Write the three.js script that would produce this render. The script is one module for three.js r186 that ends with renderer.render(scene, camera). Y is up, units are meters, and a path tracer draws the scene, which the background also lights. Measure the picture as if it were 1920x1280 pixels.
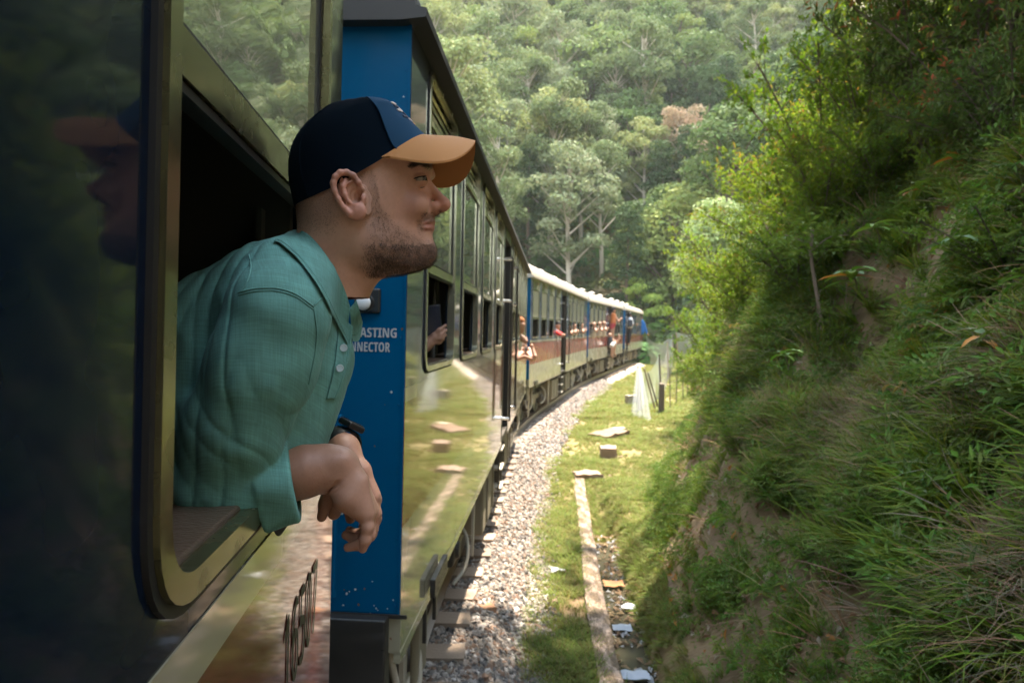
import * as THREE from 'three';
import { mergeGeometries } from 'three/addons/utils/BufferGeometryUtils.js';
import { RoundedBoxGeometry } from 'three/addons/geometries/RoundedBoxGeometry.js';
import { FontLoader } from 'three/addons/loaders/FontLoader.js';
import { TextGeometry } from 'three/addons/geometries/TextGeometry.js';

// ---------- camera, sky, sun, exposure ----------
const EYE = 2.6, HY = 619, FL = 1280;                       // eye height; horizon row and focal length in pixels of a 1920x1280 frame
const scene = new THREE.Scene();
const camera = new THREE.PerspectiveCamera(2 * Math.atan(640 / FL) * 180 / Math.PI, 1.5, 0.05, 900);
camera.position.set(0, EYE, 0);
camera.setViewOffset(1920, 1280, 0, 640 - HY, 1920, 1280);
camera.focus = 1.0; camera.userData.fStop = 8;
scene.add(camera);
const renderer = new THREE.WebGLRenderer({ antialias: true });
renderer.toneMapping = THREE.LinearToneMapping;
renderer.toneMappingExposure = 7.2;
renderer.shadowMap.enabled = true;
const SUN = new THREE.Vector3(0.18, 0.92, -0.35).normalize();
{
  const W = 256, H = 128, d = new Float32Array(W * H * 4);
  for (let j = 0; j < H; j++) for (let i = 0; i < W; i++) {
    const el = ((j + 0.5) / H - 0.5) * Math.PI, az = ((i + 0.5) / W - 0.5) * 2 * Math.PI, y = Math.sin(el), k = (j * W + i) * 4;
    const t = Math.pow(Math.max(0, y), 0.55), v = [Math.cos(el) * Math.cos(az), y, Math.cos(el) * Math.sin(az)];
    const dot = Math.max(0, v[0] * SUN.x + v[1] * SUN.y + v[2] * SUN.z), glow = 0.5 * Math.pow(dot, 12);
    const c = Math.max(0, Math.sin(v[0] * 5 + Math.sin(v[2] * 7 + v[1] * 3) * 1.4) * Math.sin(v[2] * 6 - v[0] * 3 + 1) + 0.1) * 0.35 * Math.min(1, Math.max(0, y * 4));
    const lo = [0.94, 0.94, 0.90], hi = [0.40, 0.52, 0.72], gr = [0.10, 0.11, 0.07];
    for (let q = 0; q < 3; q++) d[k + q] = y < 0 ? gr[q] : 0.84 * (lo[q] * (1 - t) + hi[q] * t + c + glow);
    d[k + 3] = 1;
  }
  const sky = new THREE.DataTexture(d, W, H, THREE.RGBAFormat, THREE.FloatType);
  sky.mapping = THREE.EquirectangularReflectionMapping; sky.magFilter = sky.minFilter = THREE.LinearFilter; sky.needsUpdate = true;
  scene.background = sky; scene.environment = sky;
}
const sun = new THREE.DirectionalLight(0xfff0dc, 3.7);
sun.position.copy(SUN).multiplyScalar(120).add(new THREE.Vector3(5, 0, -40));
sun.target.position.set(5, 0, -40); scene.add(sun, sun.target);
sun.castShadow = true; sun.shadow.mapSize.set(4096, 4096); sun.shadow.radius = 1.5;
Object.assign(sun.shadow.camera, { left: -90, right: 90, top: 110, bottom: -110, near: 1, far: 320 });
scene.fog = new THREE.FogExp2(0xdfe6e0, 0.0003);
// ---------- helpers ----------
const R3 = (s) => { let a = s >>> 0; return () => { a = (a + 0x6D2B79F5) >>> 0; let t = a; t = Math.imul(t ^ (t >>> 15), t | 1); t ^= t + Math.imul(t ^ (t >>> 7), t | 61); return ((t ^ (t >>> 14)) >>> 0) / 4294967296; }; };
const V = (x, y, z) => new THREE.Vector3(x, y, z);
const P = (px, py, d) => V((px - 960) / FL * d, EYE + (HY - py) / FL * d, -d);    // a point seen at a pixel of the frame, d metres ahead
const clamp = (x, a = 0, b = 1) => Math.min(b, Math.max(a, x)), lerp = (a, b, t) => a + (b - a) * t;
const sstep = (a, b, x) => { const t = clamp((x - a) / (b - a)); return t * t * (3 - 2 * t); };
const table = (rows) => (x) => { if (x <= rows[0][0]) return rows[0][1]; for (let i = 1; i < rows.length; i++) if (x <= rows[i][0]) { const a = rows[i - 1], b = rows[i]; return lerp(a[1], b[1], (x - a[0]) / (b[0] - a[0])); } return rows[rows.length - 1][1]; };
const hash3 = (x, y, z) => { let h = Math.imul(x, 374761393) ^ Math.imul(y, 668265263) ^ Math.imul(z, 2147483647 ^ 1274126177); h = Math.imul(h ^ (h >>> 13), 1274126177); return ((h ^ (h >>> 16)) >>> 0) / 4294967296; };
function vnoise(x, y, z, per = 0) {
  const X = Math.floor(x), Y = Math.floor(y), Z = Math.floor(z); let fx = x - X, fy = y - Y, fz = z - Z;
  fx = fx * fx * (3 - 2 * fx); fy = fy * fy * (3 - 2 * fy); fz = fz * fz * (3 - 2 * fz);
  const w = (n) => per ? ((n % per) + per) % per : n, h = (a, b, c) => hash3(w(a), w(b), c);
  return lerp(lerp(lerp(h(X, Y, Z), h(X + 1, Y, Z), fx), lerp(h(X, Y + 1, Z), h(X + 1, Y + 1, Z), fx), fy), lerp(lerp(h(X, Y, Z + 1), h(X + 1, Y, Z + 1), fx), lerp(h(X, Y + 1, Z + 1), h(X + 1, Y + 1, Z + 1), fx), fy), fz);
}
const fbm = (x, y, z, o = 4) => { let s = 0, a = 0.5, n = 0; for (let i = 0; i < o; i++) { s += a * vnoise(x, y, z); n += a; a /= 2; x *= 2.03; y *= 2.03; z *= 2.03; } return s / n; };
function tex(size, fn, srgb = false, rep = 1) {                                  // fn(u, v) in 0..1 -> grey or [r, g, b], tiling is up to fn
  const d = new Uint8Array(size * size * 4);
  for (let j = 0; j < size; j++) for (let i = 0; i < size; i++) { const c = fn(i / size, j / size), k = (j * size + i) * 4; for (let q = 0; q < 3; q++) d[k + q] = clamp(Array.isArray(c) ? c[q] : c) * 255; d[k + 3] = 255; }
  const t = new THREE.DataTexture(d, size, size); t.wrapS = t.wrapT = THREE.RepeatWrapping; t.magFilter = THREE.LinearFilter; t.minFilter = THREE.LinearMipmapLinearFilter; t.generateMipmaps = true;
  if (srgb) t.colorSpace = THREE.SRGBColorSpace; t.repeat.set(rep, rep); t.needsUpdate = true; return t;
}
const pnoise = (u, v, f, s = 0, o = 3) => { let r = 0, a = 0.5, n = 0; for (let i = 0; i < o; i++) { r += a * vnoise(u * f, v * f, s + i * 7, f); n += a; a /= 2; f *= 2; } return r / n; };
const lin = (r, g, b) => new THREE.Color().setRGB(r, g, b);
const std = (r, g, b, rough = 0.7, metal = 0, more = {}) => new THREE.MeshStandardMaterial({ color: lin(r, g, b), roughness: rough, metalness: metal, ...more });
const usedNames = {};
const numbered = (n) => { const k = usedNames[n] = (usedNames[n] ?? -1) + 1; return k ? `${n}_${String(k).padStart(3, '0')}` : n; };
const shade = (o) => { o.traverse((m) => { if (m.isMesh) { m.castShadow = true; m.receiveShadow = true; } }); return o; };
function tag(o, label, category, group) { o.userData.label = label; o.userData.category = category; if (group) o.userData.group = group; return o; }
function thing(name, label, category, pos = V(0, 0, 0), turn = 0, group) { const o = new THREE.Group(); o.name = numbered(name); o.position.copy(pos); o.rotation.y = turn; scene.add(o); return tag(o, label, category, group); }
function part(name, geo, mat, parent) { const g = Array.isArray(geo) ? mergeAll(geo) : geo, m = new THREE.Mesh(g, mat); m.name = name; m.castShadow = m.receiveShadow = true; if (parent) parent.add(m); return m; }
const parts = (name, list, mat, parent) => list.map((g) => part(name, g, mat, parent));                 // each piece a mesh of its own
function setting(name, geo, mat) { const m = part(numbered(name), geo, mat, scene); m.userData.kind = 'structure'; return m; }
function stuff(name, label, category, m) { m.name = numbered(name); m.castShadow = m.receiveShadow = true; tag(m, label, category); m.userData.kind = 'stuff'; scene.add(m); return m; }
function mergeAll(list) {                                                       // joins geometries whatever their attributes
  const out = list.filter(Boolean).map((g) => { let h = g.index ? g.toNonIndexed() : g.clone(); for (const k of Object.keys(h.attributes)) if (!['position', 'normal', 'uv', 'color'].includes(k)) h.deleteAttribute(k); if (!h.attributes.uv) h.setAttribute('uv', new THREE.BufferAttribute(new Float32Array(h.attributes.position.count * 2), 2)); if (!h.attributes.normal) h.computeVertexNormals(); h.morphAttributes = {}; return h; });
  const col = out.some((g) => g.attributes.color);
  if (col) for (const g of out) if (!g.attributes.color) g.setAttribute('color', new THREE.BufferAttribute(new Float32Array(g.attributes.position.count * 3).fill(1), 3));
  return mergeGeometries(out, false);
}
const box = (w, h, d, x = 0, y = 0, z = 0, r = 0) => (r ? new RoundedBoxGeometry(w, h, d, 2, r) : new THREE.BoxGeometry(w, h, d)).translate(x, y, z);
function rod(a, b, r0, r1 = r0, seg = 8) { const d = b.clone().sub(a), g = new THREE.CylinderGeometry(r1, r0, d.length(), seg); g.translate(0, d.length() / 2, 0); return g.applyQuaternion(new THREE.Quaternion().setFromUnitVectors(V(0, 1, 0), d.normalize())).translate(a.x, a.y, a.z); }
const tube = (pts, r, n = 24, seg = 8) => new THREE.TubeGeometry(new THREE.CatmullRomCurve3(pts), n, r, seg);
function meshFrom(pos, idx, col, uv) { const g = new THREE.BufferGeometry(); g.setAttribute('position', new THREE.BufferAttribute(new Float32Array(pos), 3)); if (col) g.setAttribute('color', new THREE.BufferAttribute(new Float32Array(col), 3)); if (uv) g.setAttribute('uv', new THREE.BufferAttribute(new Float32Array(uv), 2)); if (idx) g.setIndex(idx); g.computeVertexNormals(); return g; }
function roundRect(x0, y0, x1, y1, r, path = new THREE.Shape()) {
  path.moveTo(x0 + r, y0); path.lineTo(x1 - r, y0); path.quadraticCurveTo(x1, y0, x1, y0 + r); path.lineTo(x1, y1 - r); path.quadraticCurveTo(x1, y1, x1 - r, y1); path.lineTo(x0 + r, y1); path.quadraticCurveTo(x0, y1, x0, y1 - r); path.lineTo(x0, y0 + r); path.quadraticCurveTo(x0, y0, x0 + r, y0); return path;
}
const wavy = tex(256, (u, v) => pnoise(u, v, 6, 1, 2));
const grain = tex(256, (u, v) => pnoise(u, v, 32, 5, 3));
const dirtRough = tex(256, (u, v) => 0.35 + 0.65 * Math.pow(pnoise(u, v, 8, 9, 4), 1.5));
const rep = (t, a, b = a) => { const c = t.clone(); c.repeat.set(a, b); c.needsUpdate = true; return c; };
const UPV = V(0, 1, 0);
class Leaves {                                                                  // collects folded leaves and small faces into one geometry
  constructor() { this.p = []; this.c = []; }
  leaf(b, dir, up, len, wid, c, fold = 0.25, droop = 0) {
    const s = dir.clone().cross(up).normalize(), n = s.clone().cross(dir).normalize(), m = b.clone().addScaledVector(dir, len * 0.45), tip = b.clone().addScaledVector(dir, len).addScaledVector(n, -droop * len);
    const l = m.clone().addScaledVector(s, -wid / 2).addScaledVector(n, fold * wid / 2), r = m.clone().addScaledVector(s, wid / 2).addScaledVector(n, fold * wid / 2);
    for (const q of [b, r, tip, b, tip, l]) { this.p.push(q.x, q.y, q.z); this.c.push(...c); }
  }
  blade(b, dir, bend, len, wid, c, seg = 3) {
    let prevL, prevR; const side = dir.clone().cross(bend).normalize();
    for (let k = 0; k <= seg; k++) { const t = k / seg, q = b.clone().addScaledVector(dir, len * t * (1 - 0.25 * t)).addScaledVector(bend, len * 0.75 * t * t), w = wid * (1 - t * t) * 0.5 + 0.0004, l = q.clone().addScaledVector(side, -w), r = q.clone().addScaledVector(side, w);
      if (k) for (const v of [prevL, prevR, r, prevL, r, l]) { this.p.push(v.x, v.y, v.z); this.c.push(...c); } prevL = l; prevR = r; }
  }
  geo() { return meshFrom(this.p, null, this.c); }
}
const rdir = (r, up = -1) => { const y = lerp(up, 1, r()), a = r() * 6.2832, s = Math.sqrt(Math.max(0, 1 - y * y)); return V(s * Math.cos(a), y, s * Math.sin(a)); };
const mix3 = (a, b, t) => [0, 1, 2].map((k) => lerp(a[k], b[k], t));
const leafMat = (t = 0.4, more = {}) => new THREE.MeshPhysicalMaterial({ vertexColors: true, roughness: 0.88, specularIntensity: 0.3, transmission: t, thickness: 0, side: THREE.DoubleSide, ...more });
const LEAF = leafMat(0.5), FARLEAF = leafMat(0.3), GRASS = leafMat(0.42);
// ---------- the train ----------
const HALF = 1.45, CANT = 1.2 * Math.PI / 180;
const paint = (r, g, b, rough = 0.32, coat = 1) => new THREE.MeshPhysicalMaterial({ color: lin(r, g, b), roughness: rough, specularIntensity: 0.05, clearcoat: coat, clearcoatRoughness: 0.05, bumpMap: rep(wavy, 0.7, 1.6), bumpScale: 0.0016, roughnessMap: rep(dirtRough, 0.6) });
const M = {
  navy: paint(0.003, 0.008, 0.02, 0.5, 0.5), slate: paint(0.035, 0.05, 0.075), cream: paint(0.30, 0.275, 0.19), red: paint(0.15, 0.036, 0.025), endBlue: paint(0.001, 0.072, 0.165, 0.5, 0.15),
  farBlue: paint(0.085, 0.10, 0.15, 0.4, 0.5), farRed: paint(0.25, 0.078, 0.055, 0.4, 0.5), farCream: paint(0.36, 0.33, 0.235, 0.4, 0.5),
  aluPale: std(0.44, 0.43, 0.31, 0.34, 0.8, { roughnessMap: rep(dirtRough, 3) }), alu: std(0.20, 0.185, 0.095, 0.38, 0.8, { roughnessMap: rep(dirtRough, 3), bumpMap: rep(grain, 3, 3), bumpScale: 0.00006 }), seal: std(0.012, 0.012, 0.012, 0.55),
  glass: new THREE.MeshPhysicalMaterial({ color: lin(0.56, 0.60, 0.46), roughness: 0.015, metalness: 0.55, transmission: 1, thickness: 0, ior: 2.25, bumpMap: rep(wavy, 0.5, 2.2), bumpScale: 0.0013 }),
  blind: std(0.27, 0.26, 0.18, 0.5), inside: std(0.05, 0.05, 0.042, 0.85), lining: std(0.16, 0.17, 0.13, 0.7), sill: std(0.10, 0.065, 0.045, 0.28, 0, { bumpMap: rep(grain, 1, 6), bumpScale: 0.0008 }),
  dark: std(0.025, 0.023, 0.02, 0.7, 0, { roughnessMap: rep(dirtRough, 2) }), iron: std(0.06, 0.052, 0.042, 0.6, 0.3), dusty: std(0.20, 0.17, 0.11, 0.8), pale: std(0.42, 0.38, 0.30, 0.6), chrome: std(0.65, 0.65, 0.62, 0.16, 1),
  roofPale: std(0.40, 0.36, 0.30, 0.6, 0, { roughnessMap: rep(dirtRough, 1) }), roofDark: std(0.035, 0.033, 0.03, 0.75), white: std(0.72, 0.72, 0.70, 0.5), steel: std(0.38, 0.35, 0.31, 0.3, 1),
};
const fontThin = await new FontLoader().loadAsync('fonts/droid/droid_sans_regular.typeface.json');
const font = await new FontLoader().loadAsync('fonts/droid/droid_sans_bold.typeface.json');
const WIN0 = 2.45, WIN1 = 3.90, SASH = 2.925, ROOF0 = 3.95;
const plate = (shape, t, x0, L) => new THREE.ExtrudeGeometry(shape, { depth: t, bevelEnabled: false, curveSegments: 8 }).rotateY(Math.PI / 2).translate(x0, 0, L / 2);   // shape drawn in (along, up)
const ring = (x0, y0, x1, y1, r, w) => { const s = roundRect(x0 - w, y0 - w, x1 + w, y1 + w, r + w); s.holes.push(roundRect(x0, y0, x1, y1, r, new THREE.Path())); return s; };
function windowUnit(w, far, pale) {                                                     // drawn with its lower inner corner at along = 0; a frame with its seal, sash, pane, vents and sill
  const f = new THREE.Mesh(plate(ring(0, WIN0, w, WIN1, 0.075, 0.028), 0.045, HALF - 0.033, 0), pale ? M.aluPale : M.alu); f.name = 'window'; const alu = pale ? M.aluPale : M.alu;
  part('seal', plate(ring(-0.028, WIN0 - 0.028, w + 0.028, WIN1 + 0.028, 0.103, 0.011), 0.02, HALF - 0.014, 0), M.seal, f);
  parts('sash_rail', [plate(roundRect(0.004, SASH, w - 0.004, SASH + 0.046, 0.004), 0.026, HALF - 0.024, 0), plate(roundRect(0.004, 3.67, w - 0.004, 3.70, 0.004), 0.026, HALF - 0.024, 0)], alu, f);
  part('sash_seal', plate(roundRect(0.004, SASH - 0.012, w - 0.004, SASH - 0.002, 0.003), 0.022, HALF - 0.024, 0), M.seal, f);
  part('glass_seal', plate((() => { const q = roundRect(0.003, SASH + 0.048, w - 0.003, 3.668, 0.004); q.holes.push(roundRect(0.018, SASH + 0.056, w - 0.020, 3.658, 0.004, new THREE.Path())); return q; })(), 0.018, HALF - 0.022, 0), M.seal, f);
  part('pane', plate(roundRect(0.010, SASH + 0.052, w - 0.010, 3.664, 0.003), 0.005, HALF - 0.014, 0), far ? M.blind : M.glass, f);
  part('vent_backing', plate(roundRect(0.004, 3.705, w - 0.004, WIN1 - 0.004, 0.003), 0.01, HALF - 0.058, 0), M.seal, f);
  for (let k = 0; k < 4; k++) part('vent_slat', plate(roundRect(0.004, 3.706 + k * 0.048, w - 0.004, 3.734 + k * 0.048, 0.004), 0.012, HALF - 0.04, 0), alu, f);
  part('sill', box(0.19, 0.024, w - 0.03, HALF - 0.104, WIN0 - 0.006, -w / 2, 0.005), M.sill, f);
  parts('jamb_lining', [box(0.012, SASH - WIN0, 0.05, HALF - 0.11, (SASH + WIN0) / 2, -0.03), box(0.012, SASH - WIN0, 0.05, HALF - 0.11, (SASH + WIN0) / 2, -w + 0.03)], M.inside, f);
  return shade(f);
}
function wheelGeo(r) { const p = [[0.001, -0.07], [0.09, -0.07], [0.1, -0.05], [r - 0.1, -0.03], [r - 0.06, -0.065], [r, -0.065], [r, 0.04], [r + 0.03, 0.05], [r + 0.03, 0.07], [r - 0.06, 0.07], [r - 0.1, 0.02], [0.1, 0.05], [0.001, 0.06]].map(([a, b]) => new THREE.Vector2(a, b)); return new THREE.LatheGeometry(p, 28).rotateZ(-Math.PI / 2).rotateY(Math.PI); }
const wheelG = wheelGeo(0.42);
function bogie(parent, lz, L) {
  const z = L / 2 - lz, sx = HALF - 0.34, f = part('bogie', [box(0.1, 0.16, 2.7, sx, 0.72, z, 0.03), box(0.12, 0.26, 0.5, sx, 0.66, z, 0.03), box(2.22, 0.14, 0.4, 0, 0.72, z, 0.03), box(0.1, 0.16, 2.7, -sx, 0.72, z, 0.03)], M.dusty, parent);
  for (const dz of [-1.05, 1.05]) {
    for (const s of [1, -1]) { const w = part('wheel', wheelG, M.dark, f); w.position.set(s * 0.95, 0.59, z + dz); if (s < 0) w.rotation.y = Math.PI; }
    part('axle', rod(V(-0.8, 0.59, z + dz), V(0.8, 0.59, z + dz), 0.07), M.dark, f);
    part('axle_box', [box(0.17, 0.26, 0.3, sx + 0.03, 0.59, z + dz, 0.04), rod(V(sx + 0.1, 0.59, z + dz), V(sx + 0.15, 0.59, z + dz), 0.09, 0.07, 14)], M.iron, f);
    parts('spring', [-0.22, 0.22].map((o) => { const pts = []; for (let k = 0; k <= 40; k++) pts.push(V(sx + 0.02 + 0.06 * Math.cos(k * 0.9), 0.66 + k * 0.006, z + dz + o + 0.06 * Math.sin(k * 0.9))); return tube(pts, 0.014, 90, 5); }), M.iron, f);
    const sh = new THREE.Shape(); sh.moveTo(-0.05, 1.1); sh.lineTo(0.1, 1.1); sh.lineTo(0.06, 0.8); sh.lineTo(0.03, 0.36); sh.lineTo(-0.03, 0.36); sh.lineTo(-0.03, 0.8); sh.closePath(); sh.holes.push(roundRect(-0.005, 0.86, 0.035, 1.02, 0.015, new THREE.Path()));
    part('brake_hanger', plate(sh, 0.025, sx + 0.19, 2 * (z + dz + 0.55 * Math.sign(dz))), M.pale, f);
    part('brake_pipe', tube([V(sx + 0.16, 1.0, z + dz + 0.5), V(sx + 0.26, 0.85, z + dz + 0.42), V(sx + 0.27, 0.62, z + dz + 0.5), V(sx + 0.18, 0.5, z + dz + 0.62)], 0.016, 16, 6), M.pale, f);
  }
}
function ladder(parent, lz, L) {                                                  // steps below a door
  const z = L / 2 - lz, o = part('step_ladder', box(0.02, 0.72, 0.045, HALF - 0.05, 0.89, z - 0.22), M.iron, parent); part('upright', box(0.02, 0.72, 0.045, HALF - 0.05, 0.89, z + 0.22), M.iron, o);
  for (let k = 0; k < 3; k++) part('step', box(0.16, 0.025, 0.44, HALF - 0.09, 0.55 + k * 0.25, z, 0.006), M.pale, o);
}
function carriage({ name, label, start, tan, L, dy = 0, windows, ww = 0.9, doors, far, dull, slate, bogies = [2.3, -2.3], text, roof, group }) {
  const h = Math.atan(tan), c = Math.cos(h), s = Math.sin(h), [X, Z] = start;
  const g = thing(name, label, 'train carriage', V(X + s * L / 2 - c * HALF - EYE * Math.tan(CANT), dy, -Z - c * L / 2 - s * HALF), -h, group);
  g.rotation.order = 'YXZ'; g.rotation.z = -CANT;
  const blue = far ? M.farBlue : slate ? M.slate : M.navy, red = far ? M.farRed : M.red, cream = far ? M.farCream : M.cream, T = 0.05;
  // side in bands, split at the doors
  const cuts = [0, ...doors.flat(), L], bands = [['skirt_panel', cream, 1.22, 1.77], ['red_band', dull ? cream : red, 1.77, 2.318], ['cream_stripe', cream, 2.318, 2.38], ['window_panel', dull ? cream : blue, 2.38, ROOF0]];
  for (let k = 0; k < cuts.length; k += 2) {
    const a = cuts[k], b = cuts[k + 1];
    for (const [n, m, y0, y1] of bands) {
      const sh = new THREE.Shape(); sh.moveTo(a, y0); sh.lineTo(b, y0); sh.lineTo(b, y1); sh.lineTo(a, y1); sh.closePath();
      if (n === 'window_panel') for (const w of windows) if (w > a && w < b) sh.holes.push(roundRect(w - 0.026, WIN0 - 0.026, w + ww + 0.026, WIN1 + 0.026, 0.095, new THREE.Path()));
      part(n, plate(sh, T + (n === 'cream_stripe' ? 0.002 : 0), HALF - T, L), m, g);
    }
    part('lower_edge', box(0.03, 0.05, b - a, HALF - 0.012, 1.20, L / 2 - (a + b) / 2), far ? M.dusty : cream, g);
  }
  for (const [a, b] of doors) {
    part('door', [box(0.03, 2.5, 0.5, HALF - 0.5, 2.5, L / 2 - a - 0.26)], M.navy, g);
    part('door_frame', [box(0.1, 2.62, 0.05, HALF - 0.045, 2.53, L / 2 - a - 0.026), box(0.1, 2.62, 0.05, HALF - 0.045, 2.53, L / 2 - b + 0.026), box(0.1, 0.14, b - a, HALF - 0.045, 3.88, L / 2 - (a + b) / 2)], M.dark, g);
    part('door_sill', box(0.3, 0.05, b - a, HALF - 0.15, 1.245, L / 2 - (a + b) / 2), M.iron, g);
    for (const q of [a - 0.07, b + 0.07]) {
      const gr = part('grab_rail', rod(V(HALF + 0.1, 1.5, L / 2 - q), V(HALF + 0.1, 3.55, L / 2 - q), 0.017), M.iron, g);
      for (const y of [1.53, 3.0, 3.52]) part('rail_bracket', rod(V(HALF - 0.01, y, L / 2 - q), V(HALF + 0.1, y, L / 2 - q), 0.02, 0.024), M.chrome, gr);
    }
    ladder(g, (a + b) / 2, L);
  }
  const w0 = windowUnit(ww, far, far || slate);
  windows.forEach((w, i) => { const u = i ? w0.clone() : w0; u.position.z = L / 2 - w; g.add(u); });
  // shell
  part('far_side_panel', [box(0.05, ROOF0 - 1.22, L, -HALF + 0.025, (ROOF0 + 1.22) / 2, 0)], blue, g);
  part('floor_deck', box(2 * HALF - 0.12, 0.12, L - 0.1, 0, 1.29, 0), M.inside, g);
  parts('inner_wall', [box(0.02, 2.5, L - 0.12, -HALF + 0.09, 2.6, 0), box(2 * HALF - 0.2, 0.03, L - 0.12, 0, 3.96, 0)], M.inside, g);
  for (const w of windows) part('inner_post', box(0.04, 1.9, 0.07, HALF - 0.75, 2.9, L / 2 - w - ww * 0.72), M.lining, g);
  const bulk = new THREE.Shape(); bulk.moveTo(-HALF + 0.1, 1.36); bulk.lineTo(HALF - 0.056, 1.36); bulk.lineTo(HALF - 0.056, 3.93); bulk.lineTo(-HALF + 0.1, 3.93); bulk.closePath();
  for (const q of [0.12, L - 0.2]) part('bulkhead', new THREE.ExtrudeGeometry(bulk, { depth: 0.03, bevelEnabled: false }).translate(0, 0, L / 2 - q - (q < 1 ? 0 : -0.06)), M.inside, g);
  for (const q of doors.flat()) part('bulkhead', new THREE.ExtrudeGeometry(bulk, { depth: 0.04, bevelEnabled: false }).translate(0, 0, L / 2 - q - (q === doors[0][0] ? -0.1 : 0.14)), M.inside, g);
  const sec = (e, y0) => { const sh = new THREE.Shape(); sh.moveTo(-HALF + e, y0); sh.lineTo(HALF - e, y0); sh.lineTo(HALF - e, 3.97); sh.quadraticCurveTo(HALF - e, 4.3, HALF - 0.4, 4.42); sh.quadraticCurveTo(0, 4.66, -HALF + 0.4, 4.42); sh.quadraticCurveTo(-HALF + e, 4.3, -HALF + e, 3.97); sh.closePath(); return sh; };
  const ew = (z) => new THREE.ExtrudeGeometry(sec(0.012, 1.4), { depth: 0.05, bevelEnabled: true, bevelSize: 0.008, bevelThickness: 0.008, bevelSegments: 2, curveSegments: 10 }).translate(0, 0, z);
  const e0 = part('end_wall', ew(L / 2 - 0.045), M.endBlue, g); part('end_wall', ew(-L / 2 - 0.005), M.endBlue, g);
  for (const z of [L / 2 + 0.02, -L / 2 - 0.02]) { part('buffer_beam', box(2 * HALF - 0.1, 0.5, 0.1, 0, 1.14, z, 0.01), M.dark, g); for (const sx of [-0.85, 0.85]) part('buffer', [rod(V(sx, 1.1, z), V(sx, 1.1, z + Math.sign(z) * 0.42), 0.1, 0.08, 16), rod(V(sx, 1.1, z + Math.sign(z) * 0.42), V(sx, 1.1, z + Math.sign(z) * 0.46), 0.22, 0.22, 24)], M.dark, g); }
  // roof: gutter and shoulder
  const rs = new THREE.Shape(); rs.moveTo(HALF - 0.04, ROOF0); rs.lineTo(HALF + 0.075, ROOF0 + 0.012); rs.lineTo(HALF + 0.075, ROOF0 + 0.05); rs.lineTo(HALF + 0.03, ROOF0 + 0.06); rs.bezierCurveTo(HALF + 0.01, 4.2, HALF - 0.14, 4.38, HALF - 0.5, 4.47); rs.bezierCurveTo(0.4, 4.6, -0.4, 4.6, -HALF + 0.5, 4.47); rs.bezierCurveTo(-HALF + 0.14, 4.38, -HALF, 4.2, -HALF, ROOF0); rs.closePath();
  const rf = part('roof', new THREE.ExtrudeGeometry(rs, { depth: L + 0.16, bevelEnabled: false, curveSegments: 12 }).translate(0, 0, -L / 2 - 0.08), roof ?? M.roofPale, g);
  for (let q = 0.9; q < L; q += 3.1) part('ventilator', [new THREE.CylinderGeometry(0.16, 0.2, 0.16, 14).translate(0.35, 4.6, L / 2 - q), new THREE.SphereGeometry(0.22, 14, 6, 0, 6.3, 0, 1.57).scale(1, 0.5, 1).translate(0.35, 4.67, L / 2 - q)], M.roofPale, rf);
  // underframe
  parts('underframe', [box(0.12, 0.24, L - 0.4, HALF - 0.35, 1.08, 0), box(0.12, 0.24, L - 0.4, -HALF + 0.35, 1.08, 0)], M.dark, g);
  for (const q of bogies) bogie(g, q < 0 ? L + q : q, L);
  for (const [q, w, hh, dd, m] of [[4.9, 1.3, 0.62, 0.5, M.dusty], [6.7, 0.9, 0.5, 0.5, M.iron], [8.1, 1.1, 0.6, 0.45, M.dusty]]) if (q < L - 4) part('equipment_box', [box(dd, hh, w, HALF - 0.32, 0.95 - hh / 2 + 0.12, L / 2 - q, 0.03), box(0.02, hh * 0.8, 0.03, HALF - 0.06, 0.95 - hh / 2 + 0.12, L / 2 - q + w / 4), box(0.02, hh * 0.8, 0.03, HALF - 0.06, 0.95 - hh / 2 + 0.12, L / 2 - q - w / 4)], m, g);
  part('foot_step', [box(0.03, 0.1, 0.42, HALF + 0.028, 1.26, L / 2 - 0.85, 0.006), box(0.02, 0.3, 0.03, HALF - 0.02, 1.1, L / 2 - 0.7), box(0.02, 0.3, 0.03, HALF - 0.02, 1.1, L / 2 - 1.0)], M.dark, g);
  part('lifting_bracket', box(0.05, 0.52, 0.26, HALF - 0.09, 0.93, L / 2 - 0.9, 0.02), M.dusty, g);
  parts('brake_hose', [tube([V(HALF - 0.25, 1.1, L / 2 + 0.05), V(HALF - 0.2, 0.7, L / 2 + 0.2), V(HALF - 0.3, 0.5, L / 2 + 0.1), V(HALF - 0.5, 0.8, L / 2 + 0.05)], 0.022, 24, 8), tube([V(HALF - 0.1, 1.15, L / 2 - 0.2), V(HALF - 0.05, 0.85, L / 2 - 0.25), V(HALF - 0.12, 0.62, L / 2 - 0.4), V(HALF - 0.2, 0.9, L / 2 - 0.5)], 0.018, 24, 8)], M.pale, g);
  if (text) text(g, L, e0);
  return g;
}
const lettering = (str, size, x, y, z, parent, mat, name = 'lettering') => { const t = new TextGeometry(str, { font, size, depth: 0.002, curveSegments: 4, bevelEnabled: false }); t.computeBoundingBox(); return part(name, t.translate(x, y, z), mat, parent); };
const letterWhite = std(0.42, 0.42, 0.40, 0.55), letterOlive = std(0.045, 0.045, 0.02, 0.8);
const T1 = -0.1125, c1 = Math.cos(Math.atan(T1)), L1 = 13, lz1 = (depth) => L1 - (1.67 - depth) / c1;
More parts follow.
